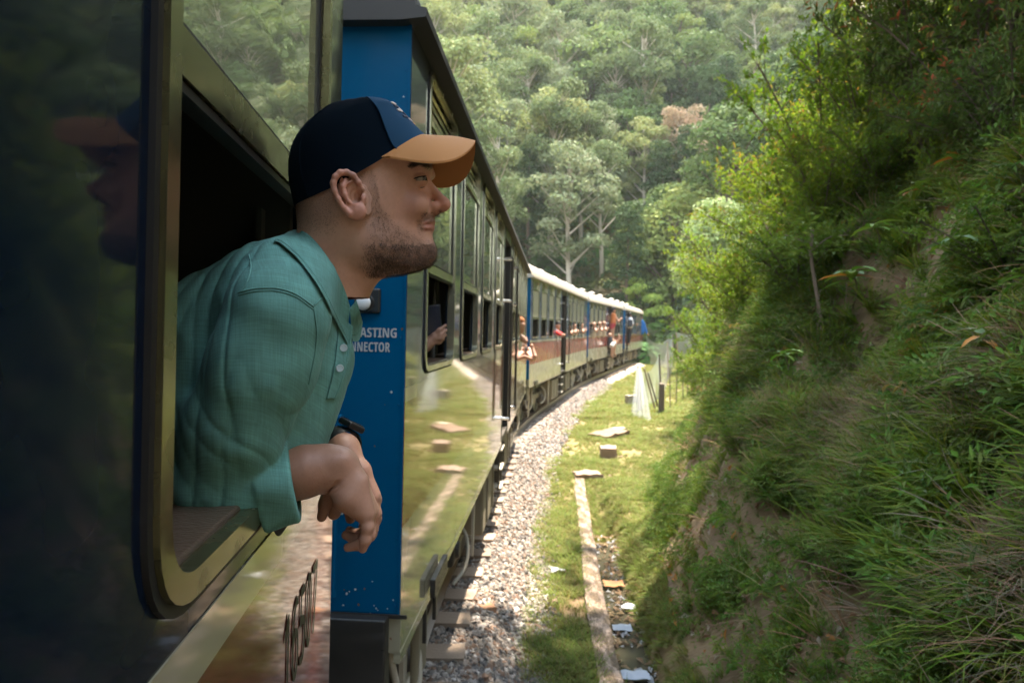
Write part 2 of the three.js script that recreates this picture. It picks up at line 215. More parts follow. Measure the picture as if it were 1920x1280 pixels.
const car1 = carriage({ name: 'train_carriage', label: 'nearest navy carriage whose open window the man leans from', start: [-0.245 + T1 * (1.67 - L1 * c1), 1.67 - L1 * c1], tan: T1, L: L1, dy: -0.055, ww: 0.81, windows: [0.6, 2.0, 3.4, 4.8, 6.2, 7.6, 9.0, 10.4].filter((w) => w < 9.9).concat(lz1(0.602)), doors: [], text: (g, L) => {
  const t = new TextGeometry('16507', { font: fontThin, size: 0.145, depth: 0.0006, curveSegments: 5, bevelEnabled: false }).scale(0.60, 1, 1).rotateY(Math.PI / 2);
  part('lettering', t.translate(HALF + 0.0015, 2.055, L / 2 - lz1(1.13)), letterOlive, g);
} });
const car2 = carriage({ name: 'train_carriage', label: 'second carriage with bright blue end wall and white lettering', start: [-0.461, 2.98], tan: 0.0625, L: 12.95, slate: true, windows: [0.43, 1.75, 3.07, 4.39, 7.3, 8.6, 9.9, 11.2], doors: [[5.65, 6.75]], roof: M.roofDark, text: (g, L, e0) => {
  const z = L / 2 + 0.0135, at = (px) => HALF + (px - 762) / 430;                 // pixel column to local x on the end wall
  const fit = (str, px0, px1, y, s) => { const t = new TextGeometry(str, { font, size: s, depth: 0.002, curveSegments: 4, bevelEnabled: false }); t.computeBoundingBox(); const b = t.boundingBox, k = (px1 - px0) / 430 / (b.max.x - b.min.x); part('lettering', t.translate(-b.min.x, 0, 0).scale(k, 1, 1).translate(at(px0), y, z), letterWhite, e0); };
  const y = (py) => EYE + (HY - py) / 430;
  fit('BROADCASTING', 598, 745, y(620), 0.041); fit('CONNECTOR', 635, 733, y(647), 0.041); fit('CONNECTOR', 582, 684, y(954), 0.036);
  const lamp = part('lamp', [new THREE.SphereGeometry(0.033, 20, 12).scale(1, 1, 0.5).translate(at(684), y(556), z + 0.03)], M.white, e0); part('lamp_bezel', [new THREE.TorusGeometry(0.036, 0.009, 8, 24).translate(at(684), y(556), z + 0.012), box(0.11, 0.11, 0.024, at(690), y(552), z + 0.002, 0.01)], M.dark, lamp);
  { const r = R3(8), chip = std(0.5, 0.48, 0.44, 0.8), rust = std(0.16, 0.07, 0.03, 0.9); for (let k = 0; k < 34; k++) { const low = k < 24, g = new THREE.CircleGeometry(0.0025 + 0.005 * r() * r(), 7), p = g.attributes.position; for (let i = 1; i < p.count; i++) p.setXY(i, p.getX(i) * (0.5 + r()), p.getY(i) * (0.5 + r())); part('paint_chip', g.translate(at(640 + 118 * r()), low ? y(1090 + 120 * r()) : y(100 + 1000 * r()), low && true ? z + 0.0 : z + 0.001), k % 4 ? chip : rust, e0); }
    for (let k = 0; k < 9; k++) part('rivet', new THREE.SphereGeometry(0.006, 10, 6).scale(1, 1, 0.4).translate(at(752), y(1120 - 125 * k), z), M.endBlue, e0); part('edge_strip', box(0.012, 2.6, 0.006, at(759.5), 2.72, z + 0.002, 0.002), M.endBlue, e0); part('grime_edge', box(0.35, 0.018, 0.003, at(700), y(1141), z + 0.001, 0.001), M.dark, e0); }
  part('cable_bracket', [box(0.04, 0.16, 0.05, at(641), y(800), z + 0.03, 0.008), rod(V(at(641), y(780), z + 0.05), V(at(641), y(1100), z + 0.05), 0.012)], M.endBlue, e0);
} });
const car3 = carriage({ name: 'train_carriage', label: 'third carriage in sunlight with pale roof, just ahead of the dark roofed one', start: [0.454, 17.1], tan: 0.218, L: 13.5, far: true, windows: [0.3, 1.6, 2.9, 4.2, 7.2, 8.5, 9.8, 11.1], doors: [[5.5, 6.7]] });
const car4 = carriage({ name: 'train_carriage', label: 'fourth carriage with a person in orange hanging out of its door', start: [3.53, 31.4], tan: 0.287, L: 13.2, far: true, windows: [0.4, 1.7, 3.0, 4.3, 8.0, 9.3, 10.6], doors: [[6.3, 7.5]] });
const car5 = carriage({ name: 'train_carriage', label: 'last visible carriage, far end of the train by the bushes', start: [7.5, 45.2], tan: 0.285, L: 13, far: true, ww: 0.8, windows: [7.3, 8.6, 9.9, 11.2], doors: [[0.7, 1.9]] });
// ---------- track and terrain ----------
const sideX = (z) => z < 2.3 ? -0.245 - 0.1125 * z : z < 16.5 ? -0.461 + 0.0625 * (z - 2.98) : z < 30.8 ? 0.454 + 0.218 * (z - 17.1) : z < 44.6 ? 3.53 + 0.287 * (z - 31.4) : 7.5 + 0.285 * (z - 45.2);
const sideSmooth = (z) => { let s = 0; for (let k = -4; k <= 4; k++) s += sideX(z + k * 1.2); return s / 9; };
const trackPts = []; for (let z = -14; z <= 75; z += 2) trackPts.push(V(sideSmooth(z) - HALF, 0, -z));
const trackCurve = new THREE.CatmullRomCurve3(trackPts);
{
  const g = thing('railway_track', 'railway track of steel rails on weathered sleepers curving under the train', 'railway track');
  const woods = [0, 1, 2].map((k) => std(0.20 + k * 0.05, 0.15 + k * 0.04, 0.11 + k * 0.03, 0.9, 0, { bumpMap: rep(grain, 4, 0.6), bumpScale: 0.004 }));
  const len = trackCurve.getLength(), r = R3(4), geos = [0, 1, 2].map((k) => { const b = new THREE.BoxGeometry(2.66, 0.22, 0.25, 10, 2, 2), p = b.attributes.position; for (let i = 0; i < p.count; i++) { const x = p.getX(i), y = p.getY(i), z = p.getZ(i); p.setXYZ(i, x + 0.03 * (vnoise(z * 9, y * 9, k * 5) - 0.5) * Math.sign(x), y + 0.012 * (vnoise(x * 6, z * 12, k) - 0.5), z + 0.016 * (vnoise(x * 5, y * 9, k + 3) - 0.5)); } b.computeVertexNormals(); return b; });
  for (let s = 0.4, i = 0; s < len - 0.5; s += 0.62, i++) {
    const u = s / len, p = trackCurve.getPointAt(u), t = trackCurve.getTangentAt(u), m = part('sleeper', geos[i % 3], woods[Math.floor(r() * 3)], g);
    m.position.set(p.x + (r() - 0.5) * 0.05, -0.095 + (r() - 0.5) * 0.015, p.z); m.rotation.y = Math.atan2(-t.x, -t.z) + (r() - 0.5) * 0.03; if (i > 110) break;
  }
  for (const off of [-0.95, 0.95]) {
    const pts = []; for (let i = 0; i <= 120; i++) { const p = trackCurve.getPointAt(i / 120), t = trackCurve.getTangentAt(i / 120); pts.push(V(p.x - t.z * off, 0.018, p.z + t.x * off)); }
    const pos = [], idx = [], pr = [[-0.065, 0], [0.065, 0], [0.065, 0.012], [0.012, 0.03], [0.012, 0.105], [0.035, 0.115], [0.035, 0.15], [-0.035, 0.15], [-0.035, 0.115], [-0.012, 0.105], [-0.012, 0.03], [-0.065, 0.012]], n = pr.length;
    pts.forEach((p, i) => { const t = trackCurve.getTangentAt(i / 120), sx = V(-t.z, 0, t.x); pr.forEach(([a, b]) => pos.push(p.x + sx.x * a, p.y + b, p.z + sx.z * a)); if (i) for (let k = 0; k < n; k++) { const a = (i - 1) * n + k, b = (i - 1) * n + (k + 1) % n; idx.push(a, b, a + n, b, b + n, a + n); } });
    const flat = meshFrom(pos, idx).toNonIndexed(); flat.computeVertexNormals(); part('rail', flat, M.steel, g);
  }
}
const footX = table([[-12, 2.9], [-6, 1.95], [0, 1.4], [3, 1.18], [5, 1.3], [7, 1.45], [9, 1.78], [12, 2.5], [16, 3.9], [20, 5.1], [22, 6.2], [24, 8.5], [27, 12], [34, 15], [45, 17], [60, 22], [80, 24], [120, 24]]);
const bankH = table([[0, 0], [0.3, 0.3], [0.7, 0.95], [1.1, 1.65], [1.6, 2.6], [2.2, 3.5], [3, 4.4], [4.5, 5.6], [8, 8.2], [15, 13], [30, 25], [60, 52], [200, 90]]);
function groundH(x, z) {                                                          // z is the distance ahead
  const e = x - sideSmooth(z); let h;
  const b = e < -3 ? -0.3 + 0.55 * Math.pow(Math.max(0, -e - 3.4), 1.05) : -0.30 + 0.25 * sstep(0.42, -0.1, e) * (e > -1.4 ? 1 : sstep(-3, -2.6, e));
  h = Math.min(b, 30);
  if (e > 0.4) {
    h += 1.3 * sstep(24, 62, z) * sstep(1.5, 6, e);
    h += 0.04 * (fbm(x * 1.3, z * 1.3, 3) - 0.5) + 0.10 * (fbm(x * 0.5, z * 0.5, 9) - 0.4) * sstep(0.8, 2.5, e);
    const dw = sstep(13.5, 10, z);
    h -= dw * 0.42 * sstep(1.14, 1.22, e) * sstep(1.72, 1.42, e);                 // the drain
  }
  const d = x - footX(z) + 0.5 * (fbm(x * 0.9, z * 0.9, 21) - 0.5) * sstep(4, 9, z);
  if (d > 0) h += bankH(d) * (z > 26 ? sstep(80, 26, z) * 0.25 + 0.75 : 1) + (fbm(x * 1.6, z * 1.6 + h, 31, 5) - 0.5) * 1.0 * sstep(0.1, 1.2, d) + (fbm(x * 0.7, z * 0.7, 5, 3) - 0.47) * 1.9 * sstep(0.3, 2, d);
  if (d > 0 && z < 12) h -= 1.0 * Math.exp(-((x - 3.45) ** 2) / 0.22 - ((z - 6.6) ** 2) / 0.55) + 0.5 * Math.exp(-((x - 3.0) ** 2) / 0.10 - ((z - 5.3) ** 2) / 0.2) + 0.45 * Math.exp(-((x - 2.7) ** 2) / 0.08 - ((z - 9.2) ** 2) / 0.4);   // hollows washed out of the bank
  const q = z - 60 - 0.12 * Math.max(0, x - 8) + 5 * (fbm(x * 0.03, z * 0.03, 77) - 0.5);
  if (q > 0) h = Math.max(h, 0.8 + Math.min(q, 6) * 0.4 + Math.max(0, q - 6) * 0.86 * (z < 190 ? 1 : 0.8)) * sstep(0, 3, q) + h * (1 - sstep(0, 3, q));
  const rs = x - 0.232 * z; if (rs > 0 && z > 56) h = Math.max(h, (0.8 + Math.min(rs * 1.55, 60)) * sstep(56, 66, z));
  const cap = 62 + clamp(x + 25, -20, 60) * 0.55; if (h > cap) h = cap + (h - cap) * 0.12;
  return h;
}
{
  const zs = [], xs = [];
  for (let z = -40; z < 480;) { zs.push(z); z += z < -6 ? 2.5 : z < 14 ? 0.11 : z < 26 ? 0.22 : z < 70 ? 1.1 : z < 160 ? 3 : 25; }
  for (let x = -320; x < 320;) { xs.push(x); x += x < -40 ? 28 : x < -3 ? 1.6 : x < 5.5 ? 0.09 : x < 12 ? 0.3 : x < 45 ? 1.4 : x < 90 ? 5 : 26; }
  const pos = [], col = [], uv = [], idx = [], nx = xs.length;
  zs.forEach((z, j) => xs.forEach((x, i) => {
    const h = groundH(x, z), e = x - sideSmooth(z), d = x - footX(z), n = fbm(x * 2.1, z * 2.1, h * 2, 4), n2 = fbm(x * 0.45, z * 0.45, 40, 4);
    pos.push(x, h, -z); uv.push(x, z + h);
    const soil = [0.13 + 0.1 * n, 0.085 + 0.06 * n, 0.05 + 0.03 * n], grass = [0.13 + 0.12 * n, 0.105 + 0.09 * n, 0.045 + 0.03 * n], grav = [0.30 + 0.16 * n, 0.27 + 0.13 * n, 0.23 + 0.11 * n];
    let c = grass.map((g, k) => lerp(g, soil[k], sstep(0.45, 0.65, n2 + 0.15 * (n - 0.5))));
    if (d > 0.1 && z < 30) c = c.map((g, k) => lerp(g, soil[k] * 0.8, 0.75));
    if (e > -3 && e < 1.2) c = c.map((g, k) => lerp(grav[k], g, sstep(0.3, 0.55, e + 0.25 * (n - 0.5) + (z > 30 ? 0 : 0))));
    if (z > 62 || e < -4) c = [0.10 + 0.08 * n, 0.09 + 0.05 * n, 0.05];
    col.push(...c);
    if (i && j) { const a = (j - 1) * nx + i - 1; idx.push(a, a + 1, a + nx, a + 1, a + nx + 1, a + nx); }
  }));
  setting('ground', meshFrom(pos, idx, col, uv), std(1, 1, 1, 0.95, 0, { vertexColors: true, bumpMap: rep(grain, 0.9), bumpScale: 0.012 }));
}
// ---------- vegetation ----------
const barkPale = std(0.42, 0.37, 0.29, 0.85, 0, { bumpMap: rep(grain, 2, 1), bumpScale: 0.02 }), barkDark = std(0.12, 0.085, 0.06, 0.9, 0, { bumpMap: rep(grain, 2, 1), bumpScale: 0.02 });

function farTree(seed, kind) {                                                    // a tree about 1 unit = 1 m; kind: puffy, bushy, column
  const r = R3(seed), g = new THREE.Group(), H = kind === 'puffy' ? 15 + r() * 5 : kind === 'bushy' ? 10 + r() * 3 : 13 + r() * 4, L = new Leaves(), limbs = [];
  const lean = V((r() - 0.5) * 1.6, 0, (r() - 0.5) * 1.6), top = V(lean.x, H * 0.9, lean.z), base = V(0, -1.5, 0), mid = V(lean.x * 0.2 + (r() - 0.5) * 0.5, H * 0.5, lean.z * 0.2);
  limbs.push(tube([base, V(0, H * 0.2, 0), mid, top], 1, 12, 7));
  { const p = limbs[0].attributes.position, c = new THREE.CatmullRomCurve3([base, V(0, H * 0.2, 0), mid, top]); const rad = H * 0.014 + 0.05; for (let k = 0; k < p.count; k++) { const t = Math.floor(k / 8) / 12, q = c.getPointAt(t), w = rad * (1 - 0.75 * t) * (1 + 0.6 * Math.max(0, 0.1 - t) * 8); p.setXYZ(k, q.x + (p.getX(k) - q.x) * w, q.y + (p.getY(k) - q.y) * w, q.z + (p.getZ(k) - q.z) * w); } limbs[0].computeVertexNormals(); }
  const tone = kind === 'puffy' ? [[0.18, 0.22, 0.085], [0.15, 0.19, 0.072], [0.215, 0.245, 0.11]] : kind === 'bushy' ? [[0.13, 0.185, 0.052], [0.105, 0.16, 0.045], [0.165, 0.21, 0.068]] : [[0.06, 0.10, 0.03], [0.045, 0.08, 0.028], [0.085, 0.125, 0.04]];
  const clumps = kind === 'puffy' ? 24 : kind === 'bushy' ? 24 : 26;
  for (let k = 0; k < clumps; k++) {
    const t = k / clumps, a = k * 2.4 + r() * 1.2; let y, rr, R;
    if (kind === 'puffy') { y = H * (0.36 + 0.60 * Math.pow(r(), 0.8)); rr = H * 0.155 * Math.sqrt(r()) * (1.15 - 0.7 * Math.abs(y / H - 0.66)); R = 0.9 + r() * 0.9; }
    else if (kind === 'bushy') { y = H * (0.15 + 0.78 * r()); rr = H * 0.27 * Math.sqrt(r()) * Math.sin(Math.PI * clamp(y / H, 0.12, 0.93)); R = 0.9 + r() * 0.8; }
    else { y = H * (0.1 + 0.86 * t); rr = H * 0.115 * (0.4 + r() * 0.7) * (1.06 - y / H) * 1.7; R = 0.65 + r() * 0.55; }
    const c = V(lean.x * y / H + Math.cos(a) * rr, y, lean.z * y / H + Math.sin(a) * rr), anchor = V(lean.x * 0.5 * y / H, y - rr * 0.8 - 0.6, lean.z * 0.5 * y / H);
    if (kind !== 'column') limbs.push(rod(anchor, c, 0.09, 0.03, 5));
    const col = mix3(mix3(tone[0], tone[1], r()), tone[2], r() * r()), n = kind === 'column' ? 170 : 210;
    for (let q = 0; q < n; q++) {
      const d = rdir(r, -0.45), sh = 0.72 + 0.33 * r(); const b = c.clone().add(V(d.x * R * sh * 1.08, d.y * R * sh * 0.72, d.z * R * sh * 1.08));
      const out = d.clone().add(rdir(r).multiplyScalar(0.7)).normalize(), along = rdir(r).cross(out).normalize();
      L.leaf(b, along, out, 0.26 + r() * 0.2, 0.17 + r() * 0.12, mix3(col, tone[2], r() * 0.35).map((x) => x * (0.93 + 0.14 * r())), 0.3);
    }
  }
  part('trunk', limbs, kind === 'puffy' ? barkPale : barkDark, g); part('crown', L.geo(), FARLEAF, g);
  g.userData.H = H; return g;
}
const protos = { puffy: [1, 2, 3, 4, 5].map((s) => farTree(s * 11, 'puffy')), bushy: [6, 7, 8, 9].map((s) => farTree(s * 13, 'bushy')), column: [10, 11, 12].map((s) => farTree(s * 17, 'column')) };
const tinted = {};                                                                // a few crown materials of other tints
const crownTint = (k, r, g, b) => tinted[k] ??= leafMat(0.3, { color: lin(r, g, b) });
function plantTree(kind, x, z, h, label, r, group, tint) {
  const list = protos[kind], src = list[Math.floor(r() * list.length)], t = src.clone(), s = h / src.userData.H;
  t.name = numbered('forest_tree'); t.position.set(x, groundH(x, z) - 0.1, -z); t.rotation.y = r() * 6.28; t.scale.set(s * (0.9 + r() * 0.35), s, s * (0.9 + r() * 0.35)); t.userData = {};
  if (tint) t.children[1].material = tint;
  tag(t, label, 'tree', group); scene.add(t); return t;
}
const place = (x, z, up) => { const px = x / z * FL + 960, py = HY - (up - EYE) / z * FL; return [py > 540 ? 'at the hill foot' : py > 430 ? 'low on the hill' : py > 320 ? 'halfway up the hill' : py > 200 ? 'high on the hill' : py > 60 ? 'near the hilltop' : 'along the hilltop', px < 860 ? 'behind the dark roof' : px < 930 ? 'just right of the dark roof' : px < 1000 ? 'above the third carriage' : px < 1080 ? 'above the carriage joint' : px < 1150 ? 'above the fourth carriage' : px < 1215 ? 'above the train end' : px < 1290 ? 'above the net fence' : px < 1370 ? 'left of the bank shrubs' : 'behind the bank shrubs']; };
{
  const r = R3(99); let n = 0;
  const spots = [];
  for (let z = 66; z < 168; z += 4.9) for (let x = -0.17 * z - 4; x < 0.46 * z; x += 5.3) spots.push([x + (r() - 0.5) * 4, z + (r() - 0.5) * 4]);
  for (const [x, z] of spots) {
    const up = groundH(x, z), px = x / z * FL + 960, [zone, side] = place(x, z, up);
    const k = r(), kind = px > 1240 && z < 110 ? (k < 0.6 ? 'column' : 'bushy') : k < 0.72 ? 'puffy' : k < 0.93 ? 'bushy' : 'column';
    const look = { puffy: 'puffy pale-trunked tree', bushy: 'rounded green tree', column: 'narrow dark tree' }[kind];
    const shadeK = Math.floor(r() * 4), tint = shadeK === 0 ? crownTint('warm', 1.35, 1.25, 1.1) : shadeK === 1 || px > 1235 ? crownTint('deep', 0.75, 0.82, 0.78) : shadeK === 2 ? crownTint('grey', 1.15, 1.12, 1.4) : crownTint('mid', 1.15, 1.15, 1.1);
    const crown = ['yellowish', 'deep green', 'greyish', 'mid green'][shadeK];
    plantTree(kind, x, z, (kind === 'puffy' ? 13 : 10) + r() * 8, `${look}, ${crown} crown, ${zone}, ${side}`, r, `${look}s ${zone}, ${side}`, tint); n++;
  }
  // nearer slope on the right, dense and dark
  for (let z = 27; z < 64; z += 4.2) for (let x = footX(z) + 0.5; x < z * 0.62; x += 4.2) {
    const X = x + (r() - 0.5) * 2.4, Z = z + (r() - 0.5) * 2.5, k = r(), kind = k < 0.5 ? 'column' : k < 0.86 ? 'bushy' : 'puffy', hgt = z < 40 ? 'near' : 'far';
    const [zo, si] = place(X, Z, groundH(X, Z)), lk = { puffy: 'light green puffy tree', bushy: 'bushy green tree', column: 'dark narrow tree' }[kind];
    plantTree(kind, X, Z, (kind === 'column' ? 9 : 8) + r() * 5, `${lk} on the ${z < 40 ? 'nearer' : z < 52 ? 'middle' : 'farther'} right slope, ${zo.replace('the hill', 'it').replace('it foot', 'its foot')}, ${si}`, r, `${lk}s on the right slope, ${zo}, ${si}`, kind === 'puffy' ? crownTint('mid', 1.15, 1.15, 1.1) : crownTint('deep', 0.75, 0.82, 0.78)); n++;
  }
  console.log('trees', n);
  const special = (kind, px, z, h, label, tint) => plantTree(kind, (px - 960) / FL * z, z, h, label, r, undefined, tint);
  special('bushy', 1204, 63, 6.5, 'bright yellow-green tree just beyond the last carriage', crownTint('lime', 2.1, 2.0, 1.3));
  special('bushy', 1345, 44, 11, 'pale silvery flowering tree standing out on the dark right slope', crownTint('pale', 2.0, 1.8, 2.4));
  special('puffy', 1275, 80, 15, 'pinkish brown dry-crowned tree high on the right', crownTint('dry', 2.0, 1.25, 2.0));
  special('bushy', 1300, 66, 9, 'dark green round tree behind the net fence'); special('bushy', 1250, 68, 8, 'dark tree between the yellow-green tree and the net fence', crownTint('deep', 0.75, 0.82, 0.78));
}
// undergrowth of the hill: leaf heaps nobody could count
function heap(seed, tone) { const r = R3(seed), L = new Leaves(); for (let k = 0; k < 260; k++) { const d = rdir(r, -0.1), q = 0.75 + 0.3 * r(); L.leaf(V(d.x * q, d.y * q * 0.8, d.z * q), rdir(r).cross(d).normalize(), d.clone().add(rdir(r).multiplyScalar(0.6)).normalize(), 0.24 + r() * 0.16, 0.13 + r() * 0.1, mix3(tone, [0.16, 0.19, 0.06], r() * 0.4)); } return L.geo(); }
const M4 = new THREE.Matrix4(), Q4 = new THREE.Quaternion();
function scatter(geo, mat, items) {                                                // items: [position, normal, turn, scale (number or vector), colour]
  const m = new THREE.InstancedMesh(geo, mat, items.length), q2 = new THREE.Quaternion();
  items.forEach(([p, n, a, s, c], i) => { Q4.setFromUnitVectors(UPV, n); q2.setFromAxisAngle(UPV, a); M4.compose(p, Q4.multiply(q2), typeof s === 'number' ? V(s, s, s) : s); m.setMatrixAt(i, M4); if (c) m.setColorAt(i, c); });
  return m;
}
const sprayGeo = (seed, kind) => {                                                // a leafy spray or a fern
  const r = R3(seed), L = new Leaves(), n = kind === 'fern' ? 9 : 8;
  for (let k = 0; k < n; k++) {
    const a = k / n * 6.283 + r() * 0.7, o = V(Math.cos(a), 0, Math.sin(a)), len = 0.34 + 0.2 * r(), rise = kind === 'fern' ? 0.5 : 0.8 + 0.6 * r(), at = (t) => V(o.x * len * t, len * rise * t * (1.25 - (kind === 'fern' ? 1.0 : 0.55) * t), o.z * len * t), side = V(-o.z, 0, o.x), col = kind === 'fern' ? mix3([0.085, 0.17, 0.02], [0.14, 0.20, 0.03], r()) : kind === 'red' ? mix3([0.10, 0.15, 0.025], [0.20, 0.09, 0.03], r() * r()) : mix3([0.06, 0.135, 0.018], [0.13, 0.20, 0.025], r());
    const m = kind === 'fern' ? 16 : 9;
    for (let i = 1; i <= m; i++) { const t = clamp(0.15 + 0.85 * (i + (kind === 'fern' ? 0 : r() - 0.5)) / m, 0.1, 1), b = at(t), f = at(Math.min(1.05, t + 0.04)).sub(b).normalize(); for (const s of [-1, 1]) { if (kind !== 'fern' && r() < 0.25) continue; const d = side.clone().multiplyScalar(s).addScaledVector(f, 0.2 + 0.6 * r()).add(V(0, 0.1 + 0.3 * (r() - 0.5), 0)).add(rdir(r).multiplyScalar(kind === 'fern' ? 0.08 : 0.45)).normalize(); L.leaf(b, d, V(0, 1, 0).add(rdir(r).multiplyScalar(0.3)).normalize(), kind === 'fern' ? 0.13 * Math.sin(Math.PI * (0.15 + 0.8 * t)) + 0.01 : 0.075 + 0.05 * r(), kind === 'fern' ? 0.02 : 0.03 + 0.012 * r(), col.map((x) => x * (0.8 + 0.4 * r())), 0.3, 0.3); } L.blade(at(Math.max(0, t - 1 / m)), f, V(0, -0.1, 0.01), len / m * 1.3, 0.005, [0.10, 0.09, 0.04], 1); }
  }
  return L.geo();
};
const bareAt = (x, y, z) => { const px = 960 + x / z * FL, py = HY - (y - EYE) / z * FL; return Math.max(1 - Math.hypot((px - 1635) / 95, (py - 545) / 100), 0.8 - Math.abs((px - 1690) * 0.86 + (py - 600) * 0.42) / 46 - Math.max(0, Math.abs(py - 560) - 150) / 60, 0.55 - Math.hypot((px - 1330) / 60, (py - 1010) / 150)) + 0.5 * (fbm(x * 3, y * 3, z * 3, 2) - 0.5); };   // bare hollow and earth slides of the bank
const groundN = (x, z) => { const e = 0.12; return V(groundH(x - e, z) - groundH(x + e, z), 2 * e, groundH(x, z + e) - groundH(x, z - e)).normalize(); };
{
  const r = R3(7), it = [];
  for (let k = 0; k < 5200; k++) { const z = 58 + 110 * Math.pow(r(), 1.2), x = lerp(-0.17 * z, 0.46 * z, r()), h = groundH(x, z); if (h < 1.2 && r() < 0.6) continue; const s = 0.7 + r() * 1.5; it.push([V(x, h, -z), UPV, r() * 6, V(s * 1.2, s * (0.7 + r() * 0.5), s * 1.2), lin(0.6 + r() * 0.7, 0.65 + r() * 0.6, 0.6 + r() * 0.5)]); }
  for (let k = 0; k < 1500; k++) { const z = 24 + 40 * r(), x = lerp(footX(z) - 0.4, z * 0.62, r()), h = groundH(x, z), s = 0.5 + r() * 0.9; it.push([V(x, h, -z), UPV, r() * 6, V(s * 1.2, s, s * 1.2), lin(0.5 + r() * 0.5, 0.6 + r() * 0.4, 0.5)]); }
  stuff('undergrowth', 'green leafy undergrowth covering the floor of the hill forest', 'undergrowth', scatter(heap(3, [0.09, 0.13, 0.04]), FARLEAF, it));
}
// grass, dry grass and leafy cover of the near bank
function tuft(seed, n, len, wid, tones, spread = 0.6) { const r = R3(seed), L = new Leaves(); for (let k = 0; k < n; k++) { const a = r() * 6.283, o = V(Math.cos(a), 0, Math.sin(a)), l = len * (0.45 + 0.7 * r()), d = V(o.x * 0.35 * r(), 1, o.z * 0.35 * r()).normalize(); L.blade(V(o.x, 0, o.z).multiplyScalar(0.05 * r()), d, o.clone().multiplyScalar(spread * (0.4 + r())).add(V(0, -0.25 * r(), 0)), l, wid * (0.6 + 0.7 * r()), mix3(tones[0], tones[1], r()).map((x) => x * (0.8 + 0.4 * r()))); } return L.geo(); }
function sprig(seed, n, len, wid, tones, H = 0.22) { const r = R3(seed), L = new Leaves(); for (let k = 0; k < n; k++) { const a = r() * 6.283, y = H * r(), o = V(Math.cos(a), 0.25 + r() * 0.7, Math.sin(a)).normalize(), b = V(Math.cos(a) * 0.10 * r(), y, Math.sin(a) * 0.10 * r()); L.leaf(b, o, V(0, 1, 0).add(rdir(r).multiplyScalar(0.5)).normalize(), len * (0.6 + 0.7 * r()), wid * (0.7 + 0.6 * r()), mix3(tones[0], tones[1], r()).map((x) => x * (0.8 + 0.4 * r())), 0.35, 0.25 * r()); } return L.geo(); }
const G1 = [0.085, 0.165, 0.008], G2 = [0.17, 0.21, 0.016], DRY = [0.32, 0.235, 0.13], DRY2 = [0.23, 0.155, 0.095], LF = [0.065, 0.13, 0.010], LF2 = [0.13, 0.18, 0.014];
const hollow = (x, z) => fbm(x * 0.8 + z * 0.35, z * 0.7, 61, 3);                  // where the bank is bare earth
